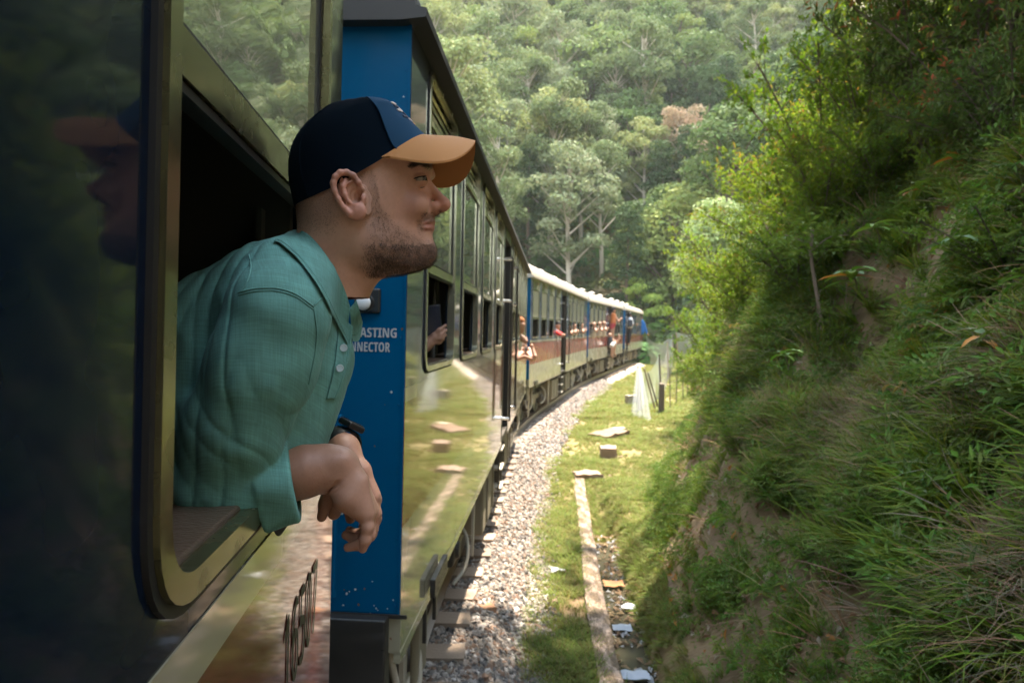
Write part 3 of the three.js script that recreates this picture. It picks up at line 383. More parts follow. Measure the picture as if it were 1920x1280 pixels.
{
  const r = R3(12), sets = { g: [[], []], d: [[], []], l: [[], []], m: [] };
  for (let k = 0; k < 90000; k++) {
    const z = 1.7 + 23 * Math.pow(r(), 1.35), d = (z < 10.5 ? 0.12 : -0.15) + 5.2 * r(), x = footX(z) + d; if (x > 0.80 * z + 0.9) continue;
    const h = groundH(x, z), bare = hollow(x, z), n = groundN(x, z), kind = fbm(x * 1.1, z * 0.8, h * 0.9 + 13, 3), p = V(x, h - 0.015, -z);
    if (bare > 0.60 && r() < 0.85) continue; if (bareAt(x, h, z) > 0.12 && r() < 0.9) continue; const cl = fbm(x * 2.6, z * 2.2, h * 2.4, 2); if (cl < 0.47 && r() < 0.85) continue;
    const nn = n.clone().multiplyScalar(0.75).add(V(-0.1, 0.65, 0)).add(rdir(r).multiplyScalar(0.22)).normalize(), v = 0.7 + 0.55 * r(), c = lin(v * (0.85 + 0.3 * r()), v, v * (0.8 + 0.3 * r())), low = h < 0.75 + 0.9 * fbm(x * 0.8, z * 0.8, 91, 2);
    if (low) { if (fbm(x * 2.1, z * 2.1, 17, 2) < 0.46 && r() < 0.8) continue; const s = 0.32 + 0.32 * r(); if (r() < 0.6) sets.g[k % 2].push([p, nn, r() * 6, s, c]); else sets.l[k % 2].push([p, nn, r() * 6, 0.5 + r() * 0.5, c]); }
    else if (kind < 0.36) (r() < 0.6 ? sets.l : sets.g)[k % 2].push([p, nn, r() * 6, 0.7 + r() * 0.6, c]);
    else if ((kind < 0.40 || Math.exp(-((z - 5.4) ** 2) / 2.2 - ((h - 1.75) ** 2) / 0.35) > 0.45 + 0.4 * r()) && h > 0.6) (r() < 0.55 ? sets.d : sets.g)[k % 2].push([p, nn, r() * 6, 0.7 + r() * 0.5, c]);
    else if (r() < 0.8) sets.g[k % 2].push([p, nn, r() * 6, 0.5 + r() * 0.5 + cl * 0.5, c]); else sets.l[k % 2].push([p, nn, r() * 6, 0.7 + r() * 0.7, c]);
  }
  { const lit = [], st = []; for (let k = 0; k < 3600; k++) { const z = 2 + 17 * Math.pow(r(), 1.3), x = footX(z) + 0.1 + 4 * r(); if (x > 0.8 * z + 0.9) continue; const h = groundH(x, z), c = [[0.30, 0.17, 0.09], [0.38, 0.26, 0.17], [0.22, 0.12, 0.07], [0.45, 0.20, 0.05], [0.42, 0.36, 0.28]][Math.floor(r() * 5)]; lit.push([V(x, h + 0.02 + 0.1 * r() * r(), -z), groundN(x, z).add(rdir(r).multiplyScalar(0.6)).normalize(), r() * 6, 0.6 + 0.8 * r(), lin(...c)]); }
    for (let k = 0; k < 600; k++) { const z = 2.6 + 10 * Math.pow(r(), 1.2), x = footX(z) + 0.5 + 3.6 * r(); if (x > 0.8 * z + 0.9) continue; const h = groundH(x, z); if (fbm(x * 1.1, z * 0.8, h * 0.9 + 13, 3) > 0.55 && r() < 0.6) continue; st.push([V(x, h - 0.02, -z), groundN(x, z).add(V(-0.3, 0.4, 0)).add(rdir(r).multiplyScalar(0.5)).normalize(), r() * 6, 0.6 + 0.8 * r(), lin(0.8 + 0.5 * r(), 0.8 + 0.4 * r(), 0.8 + 0.3 * r())]); }
    for (let k = 0; k < 420; k++) { const z = 4.2 + 6.2 * r(), x = sideSmooth(z) + 1.2 + 0.42 * r(); lit.push([V(x, -0.515, -z), V(0, 1, 0).add(rdir(r).multiplyScalar(0.25)).normalize(), r() * 6, 0.5 + r(), lin(...[[0.30, 0.2, 0.12], [0.5, 0.52, 0.55], [0.2, 0.14, 0.09], [0.4, 0.3, 0.18]][Math.floor(r() * 4)])]); }
    const lg = new Leaves(); lg.leaf(V(0, 0, -0.04), V(0, 0.15, 1).normalize(), V(0, 1, 0), 0.085, 0.036, [1, 1, 1], 0.5, 0.2); lg.leaf(V(0, 0.02, -0.02), V(0.3, 0.1, 0.9).normalize(), V(0.3, 1, 0).normalize(), 0.03, 0.02, [0.9, 0.9, 0.9], 0.5);
    stuff('leaf_litter', 'dead brown and orange leaves caught in the bank vegetation', 'leaves', scatter(lg.geo(), GRASS, lit));
    stuff('dead_stems', 'dry pinkish beige dead stems sticking out of the bank', 'stems', scatter((() => { const L = new Leaves(), q = R3(9); for (let k = 0; k < 7; k++) { const a = q() * 6.28; L.blade(V(0.04 * Math.cos(a), 0, 0.04 * Math.sin(a)), V(0.35 * Math.cos(a), 1, 0.35 * Math.sin(a)).normalize(), V(0.3 * Math.cos(a), -0.15 * q(), 0.3 * Math.sin(a)), 0.26 + 0.26 * q(), 0.005, [0.34, 0.24, 0.16], 4); } return L.geo(); })(), GRASS, st)); }
  const sp = [[], [], []];
  for (let k = 0; k < 6500; k++) { const z = 2.4 + 21 * Math.pow(r(), 1.25), d = 0.35 + 4.6 * r(), x = footX(z) + d; if (x > 0.80 * z + 0.9) continue; const h = groundH(x, z), q = fbm(x * 0.9, z * 0.8, 71, 2), v = 0.75 + 0.5 * r(); if (bareAt(x, h, z) > 0.1 || (q < 0.5 && r() < 0.85) || (h < 1.5 + 0.9 * q && r() < 0.86) || (z < 4.6 && r() < 0.6)) continue; sp[Math.floor(q * 37 + r()) % 3].push([V(x, h - 0.03, -z), groundN(x, z).multiplyScalar(0.8).add(V(0, 0.5, 0)).normalize(), r() * 6, 0.32 + 0.42 * r(), lin(v * 1.15, v * 1.15, v)]); }
  ['leafy', 'fern', 'red'].forEach((kd, k) => stuff(kd === 'fern' ? 'ferns' : 'leafy_sprays', { leafy: 'broad leaved green sprays massed over the bank', fern: 'ferns massed between the grass of the bank', red: 'reddish green sprays mixed over the bank' }[kd], kd === 'fern' ? 'ferns' : 'foliage', scatter(sprayGeo(41 + k, kd), LEAF, sp[k])));
  const put = (name, label, cat, geo, it) => stuff(name, label, cat, scatter(geo, GRASS, it));
  put('bank_grass', 'long green grass hanging over the steep bank on the right', 'grass', tuft(1, 17, 0.40, 0.0105, [G1, G2]), sets.g[0]);
  put('bank_grass', 'short fine green grass tufts among the long grass of the bank', 'grass', tuft(2, 20, 0.24, 0.0085, [G1, [0.12, 0.21, 0.03]], 0.8), sets.g[1]);
  put('dry_grass', 'dry straw coloured grass in the middle of the bank', 'grass', tuft(3, 26, 0.46, 0.0045, [DRY, DRY2], 0.8), sets.d[0]);
  put('dry_grass', 'brownish half dry grass mixed into the bank', 'grass', tuft(4, 18, 0.34, 0.006, [DRY2, G2], 0.7), sets.d[1]);
  put('ground_cover', 'small leaved green ground cover on the bank', 'ground cover', sprig(5, 46, 0.036, 0.019, [LF, LF2]), sets.l[0]);
  put('ground_cover', 'larger leaved weeds between the grass of the bank', 'ground cover', sprig(6, 26, 0.062, 0.018, [LF, [0.16, 0.20, 0.045]], 0.3), sets.l[1]);
}
// lawn and weeds beside the track
{
  const r = R3(23), a = [], b = [], t1 = tuft(8, 18, 0.11, 0.006, [[0.15, 0.19, 0.03], [0.27, 0.235, 0.10]], 0.8), t2 = tuft(9, 14, 0.16, 0.007, [[0.12, 0.19, 0.035], [0.18, 0.21, 0.05]], 0.7);
  for (let k = 0; k < 80000; k++) {
    const z = 3.2 + 55 * Math.pow(r(), 1.7), e = 0.36 + (footX(z) - sideSmooth(z) - 0.2) * r(), x = sideSmooth(z) + e, n = fbm(x * 1.4, z * 1.0, 44, 3);
    if (e > 0.99 && e < 1.17 && z < 13.3 && r() < 0.93) continue; if (e >= 1.17 && e < 1.62 && z < 10.6) { if (e < 1.5 || r() < 0.5) continue; }
    if (z < 7 && r() < 0.35) continue; if (n + 0.55 * (r() - 0.5) + 0.3 * (fbm(x * 5, z * 4, 9, 2) - 0.5) < 0.40 + 0.2 * sstep(0.75, 0.36, e)) continue; if (x > z * 0.6) continue;
    const v = 0.75 + 0.5 * r(), big = n + 0.3 * (r() - 0.5) > 0.66 ? 1.25 : 1;
    (k % 3 ? a : b).push([V(x, groundH(x, z) - 0.01, -z), groundN(x, z), r() * 6, (0.5 + 0.6 * r()) * big * (z > 22 ? 1.6 : 1), lin(v * 1.05, v, v * 0.9)]);
  }
  stuff('lawn_grass', 'short sunlit grass between the ballast and the bank', 'grass', scatter(t1, GRASS, a)); stuff('lawn_grass', 'taller green grass clumps along the concrete drain edge', 'grass', scatter(t2, GRASS, b));
}
// shrubs of the bank
function shrub(seed, tones, leafL, leafW, n, H = 2.4, tip = null) {
  const r = R3(seed), g = new THREE.Group(), L = new Leaves(), wood = [], stems = 11;
  for (let k = 0; k < stems; k++) {
    const a = k / stems * 6.283 + r(), lean = 0.25 + 0.55 * r(), o = V(Math.cos(a), 0, Math.sin(a)), h = H * (0.6 + 0.4 * r()), pts = [V(o.x * 0.06, -0.15, o.z * 0.06), V(o.x * lean * 0.3 * h * 0.5, h * 0.4, o.z * lean * 0.3 * h * 0.5), V(o.x * lean * h * 0.55, h * 0.78, o.z * lean * h * 0.55), V(o.x * lean * h * 0.85, h * 0.97, o.z * lean * h * 0.85)], cv = new THREE.CatmullRomCurve3(pts);
    wood.push(new THREE.TubeGeometry(cv, 10, 0.012, 5));
    const twigs = 22;
    for (let q = 0; q < twigs; q++) {
      const t = 0.22 + 0.78 * (q + r()) / twigs, b = cv.getPoint(t), d = rdir(r, -0.25).add(o.clone().multiplyScalar(0.5)).add(V(0, 0.35, 0)).normalize(), len = 0.28 + 0.42 * r() * (1.2 - t * 0.6), e = b.clone().addScaledVector(d, len).add(V(0, -0.12 * len, 0));
      wood.push(rod(b, e, 0.005, 0.0025, 4));
      const m = Math.max(4, Math.round(n / stems / twigs)), col = mix3(tones[0], tones[1], r());
      for (let i = 0; i < m; i++) {
        const u = Math.pow(r(), 0.7), p = b.clone().lerp(e, 0.15 + 0.9 * u).add(rdir(r).multiplyScalar(0.05)), ld = d.clone().multiplyScalar(0.7).add(rdir(r)).normalize();
        const c = tip && t > 0.8 && u > 0.78 && r() < 0.5 ? mix3(tip, col, r() * 0.6) : mix3(col, tones[2], r() * 0.5);
        L.leaf(p, ld, V(0, 1, 0).add(rdir(r).multiplyScalar(0.6)).normalize(), leafL * (0.6 + 0.6 * r()), leafW * (0.7 + 0.5 * r()), c.map((x) => x * (0.85 + 0.3 * r())), 0.3, 0.2 * r());
      }
    }
  }
  part('stem', wood, barkDark, g); part('foliage', L.geo(), LEAF, g); g.userData.H = H; return g;
}
const shrubs = [shrub(31, [[0.11, 0.19, 0.010], [0.16, 0.24, 0.015], [0.21, 0.25, 0.018]], 0.115, 0.040, 4200, 2.4, [0.28, 0.14, 0.03]), shrub(32, [[0.075, 0.15, 0.010], [0.12, 0.19, 0.012], [0.17, 0.22, 0.016]], 0.095, 0.044, 4400, 2.4), shrub(33, [[0.06, 0.115, 0.02], [0.09, 0.14, 0.025], [0.13, 0.16, 0.03]], 0.125, 0.042, 3800, 2.4, [0.30, 0.08, 0.03]), shrub(34, [[0.12, 0.20, 0.012], [0.16, 0.24, 0.018], [0.22, 0.25, 0.022]], 0.085, 0.032, 5200, 2.0)];
for (const [k, px, z, top, wide, label] of [
  [3, 1392, 15.5, 430, 1.0, 'light green shrub at the left edge of the bank with loose tips'], [0, 1452, 13, 285, 0.85, 'bright green shrub rising in the middle of the bank edge'], [0, 1500, 11.5, 250, 0.8, 'yellow-green shrub just right of the tall bright one'],
  [1, 1545, 11, 95, 0.7, 'tall green bush with sunlit dome near the top of the bank'], [1, 1618, 9.6, 40, 0.8, 'dense green bush in front of the dark trees at the top'], [2, 1725, 8, -70, 0.75, 'bush with reddish tips reaching the top of the picture'],
  [2, 1830, 6.3, -120, 0.8, 'dark overhanging bush with orange leaves at the top right'], [1, 1345, 18, 575, 1.0, 'low green shrub hanging over the field by the net fence'], [1, 1410, 12.5, 520, 1.0, 'leafy shrub in the lower middle of the bank edge'],
  [3, 1370, 20, 480, 0.9, 'pale green shrub behind the leftmost bank edge'], [0, 1530, 9.3, 360, 0.8, 'sunlit shrub above the dark hollow'], [1, 1650, 8.2, 230, 0.8, 'green bush left of the grey root'], [2, 1905, 5.2, 60, 0.7, 'shadowed bush at the right edge of the picture'],
  [2, 1460, 10.4, 560, 0.9, 'dark leaved shrub below the bright ones'], [0, 1585, 12.5, 130, 0.8, 'yellowish bush between the domed bush and the dense one'], [3, 1780, 7.2, 150, 0.8, 'small leaved bush behind the grey root'], [1, 1320, 21, 640, 0.9, 'low bush at the foot of the bank by the dark post'], [3, 1690, 10.5, -40, 0.9, 'light green bush high on the bank behind the dense one'], [1, 1870, 8, -90, 0.9, 'green bush at the top right behind the overhanging one']]) {
  const x = (px - 960) / FL * z, y0 = groundH(x, z) - 0.1, h = EYE + (HY - top) / FL * z - y0, src = shrubs[k], o = src.clone(), s = Math.max(0.35, h / src.userData.H);
  o.name = numbered('shrub'); o.userData = {}; tag(o, label, 'shrub', 'shrubs along the bank'); o.position.set(x, y0, -z); o.rotation.y = px * 1.7; o.scale.set(Math.max(s * wide, 0.5), s, Math.max(s * wide, 0.5)); scene.add(o);
}
{
  const hit = (px, py) => { for (let d = 2; d < 30; d += 0.03) { const q = P(px, py, d); if (q.y < groundH(q.x, d)) return q; } return null; };
  for (const [k, px, py, s, label] of [[0, 1325, 735, 0.5, 'low bright shrub at the foot of the bank by the fence'], [3, 1348, 680, 0.6, 'light shrub on the bank corner facing the field'], [1, 1385, 640, 0.6, 'round leafy shrub above the bank corner'], [0, 1430, 600, 0.6, 'yellow-green shrub left of the sapling, lower one'], [3, 1400, 560, 0.65, 'loose light shrub overhanging the bank corner'], [1, 1475, 575, 0.5, 'dark green shrub directly left of the sapling'], [0, 1455, 520, 0.65, 'bright shrub above the dark one left of the sapling'], [0, 1510, 455, 0.6, 'sunlit shrub just above the sapling top'], [3, 1560, 400, 0.6, 'pale green shrub above and right of the sapling'], [1, 1600, 350, 0.6, 'green shrub in the middle of the upper bank'], [0, 1660, 330, 0.5, 'bright shrub left of the hanging root'], [2, 1700, 210, 0.6, 'reddish tipped shrub above the hanging root'], [3, 1640, 250, 0.7, 'light shrub in the upper bank left of the root'], [2, 1850, 330, 0.45, 'dark reddish shrub at the right edge above the bare soil'], [0, 1790, 120, 0.6, 'yellowish shrub near the top right corner'], [1, 1880, 560, 0.35, 'small dark shrub at the right edge, mid height'], [1, 1530, 690, 0.3, 'small leafy bush at the top of the grass slope'], [2, 1420, 770, 0.28, 'tiny dark bush low on the bank left of the dry grass'], [3, 1640, 640, 0.3, 'small light bush under the dark hollow'], [1, 1360, 860, 0.25, 'tiny leafy bush low on the bank above the mossy grass']]) {
    let q = hit(px, py); const o = shrubs[k].clone(); let sc = s; if (!q) { let best = 9e9, bz = 12; for (let z = 7; z < 20; z += 0.25) { const x = (px - 960) / FL * z, v = HY - (groundH(x, z) - EYE) / z * FL; if (v < best) { best = v; bz = z; } } const x = (px - 960) / FL * bz, y = groundH(x, bz) - 0.15; q = V(x, y, -bz); sc = clamp((best - py + 70) / FL * bz / 2.4, 0.45, 1.4); } o.name = numbered('shrub'); o.userData = {}; tag(o, label, 'shrub', 'shrubs along the bank'); o.position.copy(q).add(V(0.12, -0.1, 0)); o.rotation.set(0, px * 1.3, 0.25); o.scale.set(sc * 1.2, sc, sc * 1.2); scene.add(o);
  }
}
// ---------- trees on top of the bank, mostly above the frame: they shade the cutting ----------
{
  const r = R3(202);
  for (const [x, z, h, label] of [[9.2, 5.5, 11, 'tall tree on the bank top to the right, nearest of the row above the cutting'], [8.5, -6, 11, 'tall tree on the bank top behind the leaning man']]) plantTree('bushy', x, z, h, label, r);
  for (const [x, z, h, label] of [[5.8, 10.5, 20, 'very tall pale-trunked tree rising out of the bank shrubs, with its crown above the picture']]) plantTree('puffy', x, z, h, label, r);
  plantTree('bushy', 5.3, 6.1, 18, 'tall broad tree leaning over the cutting from the bank, crown above the picture', r);
  // the cutting goes on behind the viewpoint under close trees
  [[8.4, -5, 9], [3.8, -10.0, 8], [6.2, -9.8, 9], [3.6, -13, 10], [6.8, -11, 12], [-5.2, -6, 10], [-5.4, -1.5, 10], [-5.2, 3.5, 10], [-5.6, 9, 10]].forEach(([x, z, h], i) => { const o = plantTree('bushy', x, z, h, `bushy tree ${x < 0 ? 'on the far side of the train' : 'on the bank behind the viewpoint'}, ${['high on the bank', 'nearest the train', 'uphill of the nearest one', 'near the far end', 'last and highest', 'along the rear of the near carriage', 'along the front of the near carriage', 'along the blue-ended carriage', 'by the dark roofed carriage door'][i]}`, r); o.scale.x *= 1.15; o.scale.z *= 1.15; });
}
// ---------- ballast stones, drain ----------
{
  const r = R3(55), geos = [0, 1, 2].map((k) => { const g = new THREE.IcosahedronGeometry(1, 0), p = g.attributes.position; for (let i = 0; i < p.count; i++) { const x = p.getX(i), y = p.getY(i), z = p.getZ(i), q = 0.65 + 0.6 * vnoise(x * 2.3 + 9, y * 2.3 + 9, z * 2.3 + 9 + k * 5); p.setXYZ(i, x * q * 1.15, y * q * 0.8, z * q); } g.computeVertexNormals(); return g; });
  const sets = [[], [], []], cols = [[0.20, 0.17, 0.14], [0.13, 0.118, 0.11], [0.26, 0.22, 0.185], [0.18, 0.115, 0.08], [0.075, 0.07, 0.066], [0.34, 0.31, 0.28]];
  for (let k = 0; k < 90000; k++) {
    const z = 2.2 + 34 * Math.pow(r(), 1.8), e = -1.1 + 1.62 * r() + 0.35 * r() * r() * r(), x = sideSmooth(z) + e, y = groundH(x, z);
    const c = cols[Math.floor(r() * 6)], v = 0.75 + 0.5 * r(), s = (0.016 + 0.022 * r()) * (z > 14 ? 1.5 : 1);
    sets[k % 3].push([V(x, y + s * (0.1 + 0.5 * r()), -z), rdir(r, -0.2), r() * 6, s, lin(c[0] * v, c[1] * v, c[2] * v)]);
  }
  ['grey and pinkish', 'brown and rust stained', 'pale broken'].forEach((w, k) => stuff('ballast_stones', `${w} ballast stones beside the sleepers`, 'ballast', scatter(geos[k], std(1, 1, 1, 0.9), sets[k])));
  // wall of the drain
  const pos = [], idx = [], uv = [], pr = [[0.98, -0.75], [0.98, -0.33], [0.985, -0.262], [1.0, -0.25], [1.06, -0.247], [1.12, -0.246], [1.165, -0.25], [1.18, -0.262], [1.185, -0.5], [1.19, -0.78]];
  let n = 0; for (let z = 2.5; z <= 13.4; z += 0.09, n++) pr.forEach(([a, b], i) => { const w = 0.05 * (fbm(z * 1.3, a * 9, b * 9 + 3) - 0.5) + (i > 2 && i < 7 ? 0.018 * (fbm(z * 6, a * 20, 5) - 0.5) : 0); pos.push(sideSmooth(z) + a + w + (z - 8) * 0.006, b + (i > 1 && i < 8 ? w * 0.7 : 0), -z); uv.push(a * 3 + b, z); });
  const m = pr.length; for (let i = 1; i < n; i++) for (let k = 0; k < m - 1; k++) { const a = (i - 1) * m + k, b = a + 1; idx.push(a, b, a + m, b, b + m, a + m); }
  const soilTex = tex(256, (u, v) => { const a = pnoise(u, v, 10, 3, 4), b = pnoise(u, v, 40, 8, 2), t = sstep(0.42, 0.62, a); return [lerp(0.58, 0.42, t) * (0.75 + 0.5 * b), lerp(0.51, 0.36, t) * (0.75 + 0.5 * b), lerp(0.45, 0.29, t) * (0.75 + 0.5 * b)]; }, true);
  setting('drain_wall', meshFrom(pos, idx, null, uv), new THREE.MeshStandardMaterial({ map: rep(soilTex, 0.6), roughness: 0.95, bumpMap: rep(grain, 1.2), bumpScale: 0.02 }));
  const wp = [], wi = []; let q = 0; for (let z = 2.5; z < 10.2; z += 0.3, q++) wp.push(sideSmooth(z) + 1.17, -0.53, -z, sideSmooth(z) + 1.7, -0.53, -z); for (let i = 1; i < q; i++) wi.push(i * 2 - 2, i * 2 - 1, i * 2, i * 2 - 1, i * 2 + 1, i * 2);
  setting('drain_water', meshFrom(wp, wi, null, wp.flatMap((v, i) => i % 3 === 0 ? [wp[i], wp[i + 2]] : [])), new THREE.MeshPhysicalMaterial({ color: lin(0.05, 0.045, 0.03), roughness: 0.04, ior: 1.33, bumpMap: rep(wavy, 1.5), bumpScale: 0.004 }));
}
// ---------- the man at the window ----------
function surfaceNet(f, A0, A1, cell, reach = 1.45, B = 6) { const lo = A0.clone().min(A1), hi = A0.clone().max(A1);                                     // meshes f < 0 on a grid, skipping far blocks
  const n = [0, 1, 2].map((k) => Math.ceil((hi.getComponent(k) - lo.getComponent(k)) / cell / B) * B), [nx, ny, nz] = n, sx = nx + 1, sy = ny + 1, val = new Float32Array(sx * sy * (nz + 1)), done = new Uint8Array(val.length), q = V(0, 0, 0);
  const at = (i, j, k) => { q.set(lo.x + i * cell, lo.y + j * cell, lo.z + k * cell); return f(q); }, act = [];
  for (let k = 0; k < nz; k += B) for (let j = 0; j < ny; j += B) for (let i = 0; i < nx; i += B) {
    const c = at(i + B / 2, j + B / 2, k + B / 2); if (Math.abs(c) > cell * B * reach) continue; act.push([i, j, k]);
    for (let z = 0; z <= B; z++) for (let y = 0; y <= B; y++) for (let x = 0; x <= B; x++) { const o = i + x + sx * (j + y + sy * (k + z)); if (!done[o]) { done[o] = 1; val[o] = at(i + x, j + y, k + z); } }
  }
  const pos = [], vid = new Map(), idx = [];
  const E8 = [0, 1, sx, sx + 1, sx * sy, sx * sy + 1, sx * sy + sx, sx * sy + sx + 1], edges = [[0, 1], [2, 3], [4, 5], [6, 7], [0, 2], [1, 3], [4, 6], [5, 7], [0, 4], [1, 5], [2, 6], [3, 7]];
  for (const [bi, bj, bk] of act) for (let k = bk; k < bk + B; k++) for (let j = bj; j < bj + B; j++) for (let i = bi; i < bi + B; i++) {
    const o = i + sx * (j + sy * k); let m = 0; for (let c = 0; c < 8; c++) if (val[o + E8[c]] < 0) m |= 1 << c; if (m === 0 || m === 255) continue;
    let X = 0, Y = 0, Z = 0, w = 0; for (const [a, b] of edges) { const va = val[o + E8[a]], vb = val[o + E8[b]]; if (va < 0 === vb < 0) continue; const t = va / (va - vb); X += lerp(a & 1, b & 1, t); Y += lerp((a >> 1) & 1, (b >> 1) & 1, t); Z += lerp(a >> 2, b >> 2, t); w++; }
    vid.set(o, pos.length / 3); pos.push(lo.x + (i + X / w) * cell, lo.y + (j + Y / w) * cell, lo.z + (k + Z / w) * cell);
  }
  const quad = (a, b, c, d, flip) => { const A = vid.get(a), Bq = vid.get(b), C = vid.get(c), D = vid.get(d); if (A === undefined || Bq === undefined || C === undefined || D === undefined) return; flip ? idx.push(A, Bq, C, A, C, D) : idx.push(A, C, Bq, A, D, C); };
  for (const o of vid.keys()) { const s0 = val[o] < 0; for (const [d, u, v] of [[1, sx, sx * sy], [sx, sx * sy, 1], [sx * sy, 1, sx]]) { if (!done[o + d]) continue; if ((val[o + d] < 0) !== s0) quad(o, o - u, o - u - v, o - v, s0); } }
  const P3 = new Float32Array(pos), N3 = new Float32Array(pos.length), h = cell * 0.5, p = V(0, 0, 0), g = V(0, 0, 0);
  for (let i = 0; i < P3.length; i += 3) {
    for (let it = 0; it < 2; it++) { p.set(P3[i], P3[i + 1], P3[i + 2]); const x = p.x, y = p.y, z = p.z; g.set(f(p.set(x + h, y, z)) - f(p.set(x - h, y, z)), f(p.set(x, y + h, z)) - f(p.set(x, y - h, z)), f(p.set(x, y, z + h)) - f(p.set(x, y, z - h))); const l = g.length() || 1e-9; if (!it) { const d = clamp(f(p.set(x, y, z)) / (l / (2 * h)), -cell * 0.5, cell * 0.5); P3[i] -= d * g.x / l; P3[i + 1] -= d * g.y / l; P3[i + 2] -= d * g.z / l; } else { N3[i] = g.x / l; N3[i + 1] = g.y / l; N3[i + 2] = g.z / l; } }
  }
  const geo = new THREE.BufferGeometry(); geo.setAttribute('position', new THREE.BufferAttribute(P3, 3)); geo.setAttribute('normal', new THREE.BufferAttribute(N3, 3)); geo.setIndex(idx); return geo;
}
const smin = (a, b, k) => { const h = Math.max(k - Math.abs(a - b), 0) / k; return Math.min(a, b) - h * h * k * 0.25; }, smax = (a, b, k) => -smin(-a, -b, k);
function cone(a, b, r0, r1) { const ab = b.clone().sub(a), L2 = ab.lengthSq(); return (p) => { const x = p.x - a.x, y = p.y - a.y, z = p.z - a.z, t = clamp((x * ab.x + y * ab.y + z * ab.z) / L2), dx = x - ab.x * t, dy = y - ab.y * t, dz = z - ab.z * t; return Math.sqrt(dx * dx + dy * dy + dz * dz) - (r0 + (r1 - r0) * t); }; }
const chain = (pts, k = 0.008) => { const cs = []; for (let i = 1; i < pts.length; i++) cs.push(cone(pts[i - 1][0], pts[i][0], pts[i - 1][1], pts[i][1])); return (p) => { let d = cs[0](p); for (let i = 1; i < cs.length; i++) d = smin(d, cs[i](p), k); return d; }; };
const ball = (c, rx, ry = rx, rz = rx) => (p) => { const x = (p.x - c.x) / rx, y = (p.y - c.y) / ry, z = (p.z - c.z) / rz, k = Math.sqrt(x * x + y * y + z * z), m = Math.min(rx, ry, rz); return k < 1e-6 ? -m : (k - 1) * Math.max(m, k * 0) * (1 + 0); };
const rayHit = (f, px, py, d0, d1) => { let d = d0; for (let i = 0; i < 400; i++) { const v = f(P(px, py, d)); if (v < 0.0002) return P(px, py, d); d += Math.max(0.0004, v * 0.5); if (d > d1) break; } return P(px, py, d1); };

// head, drawn on the median plane D0 metres ahead; (u, v) are frame pixels there, w pixels towards the camera
const D0 = 1.04, SP = FL / D0, hp = (u, v, w = 0) => V((u - 960) / SP, EYE + (HY - v) / SP, -D0 + w / SP);
const headRows = [[197, 690, 688, 1], [200, 712, 655, 20], [206, 725, 636, 42], [225, 748, 602, 64], [245, 769, 580, 78], [262, 788, 569, 87], [278, 801, 564, 92], [300, 808, 560, 95], [318, 810, 559, 96], [335, 805, 558, 95], [350, 805, 558, 95], [370, 808, 559, 95], [390, 810, 561, 93], [405, 814, 565, 90], [421, 814, 573, 87], [440, 811, 584, 84], [455, 812, 600, 80], [470, 813, 615, 75], [485, 810, 630, 68], [497, 803, 645, 58], [506, 783, 655, 45], [513, 752, 667, 26], [518, 722, 690, 2]];
const tf = table(headRows.map((r) => [r[0], r[1]])), tb = table(headRows.map((r) => [r[0], r[2]])), tw = table(headRows.map((r) => [r[0], r[3]])), tc = table([[197, 689], [245, 668], [318, 660], [421, 665], [470, 690], [518, 706]]), tn = table([[230, 2.2], [310, 2.1], [360, 1.85], [420, 1.72], [470, 1.75], [518, 2]]);
const pxf = (F) => { const o = V(0, 0, 0); return (p) => F(o.set(p.x * SP + 960, HY - (p.y - EYE) * SP, (p.z + D0) * SP)) / SP; };   // F works in (u, v, w)
const v3 = (u, v, w = 0) => V(u, v, w);
const sym = (F) => (p) => { const z = p.z; p.z = Math.abs(z); const d = F(p); p.z = z; return d; };
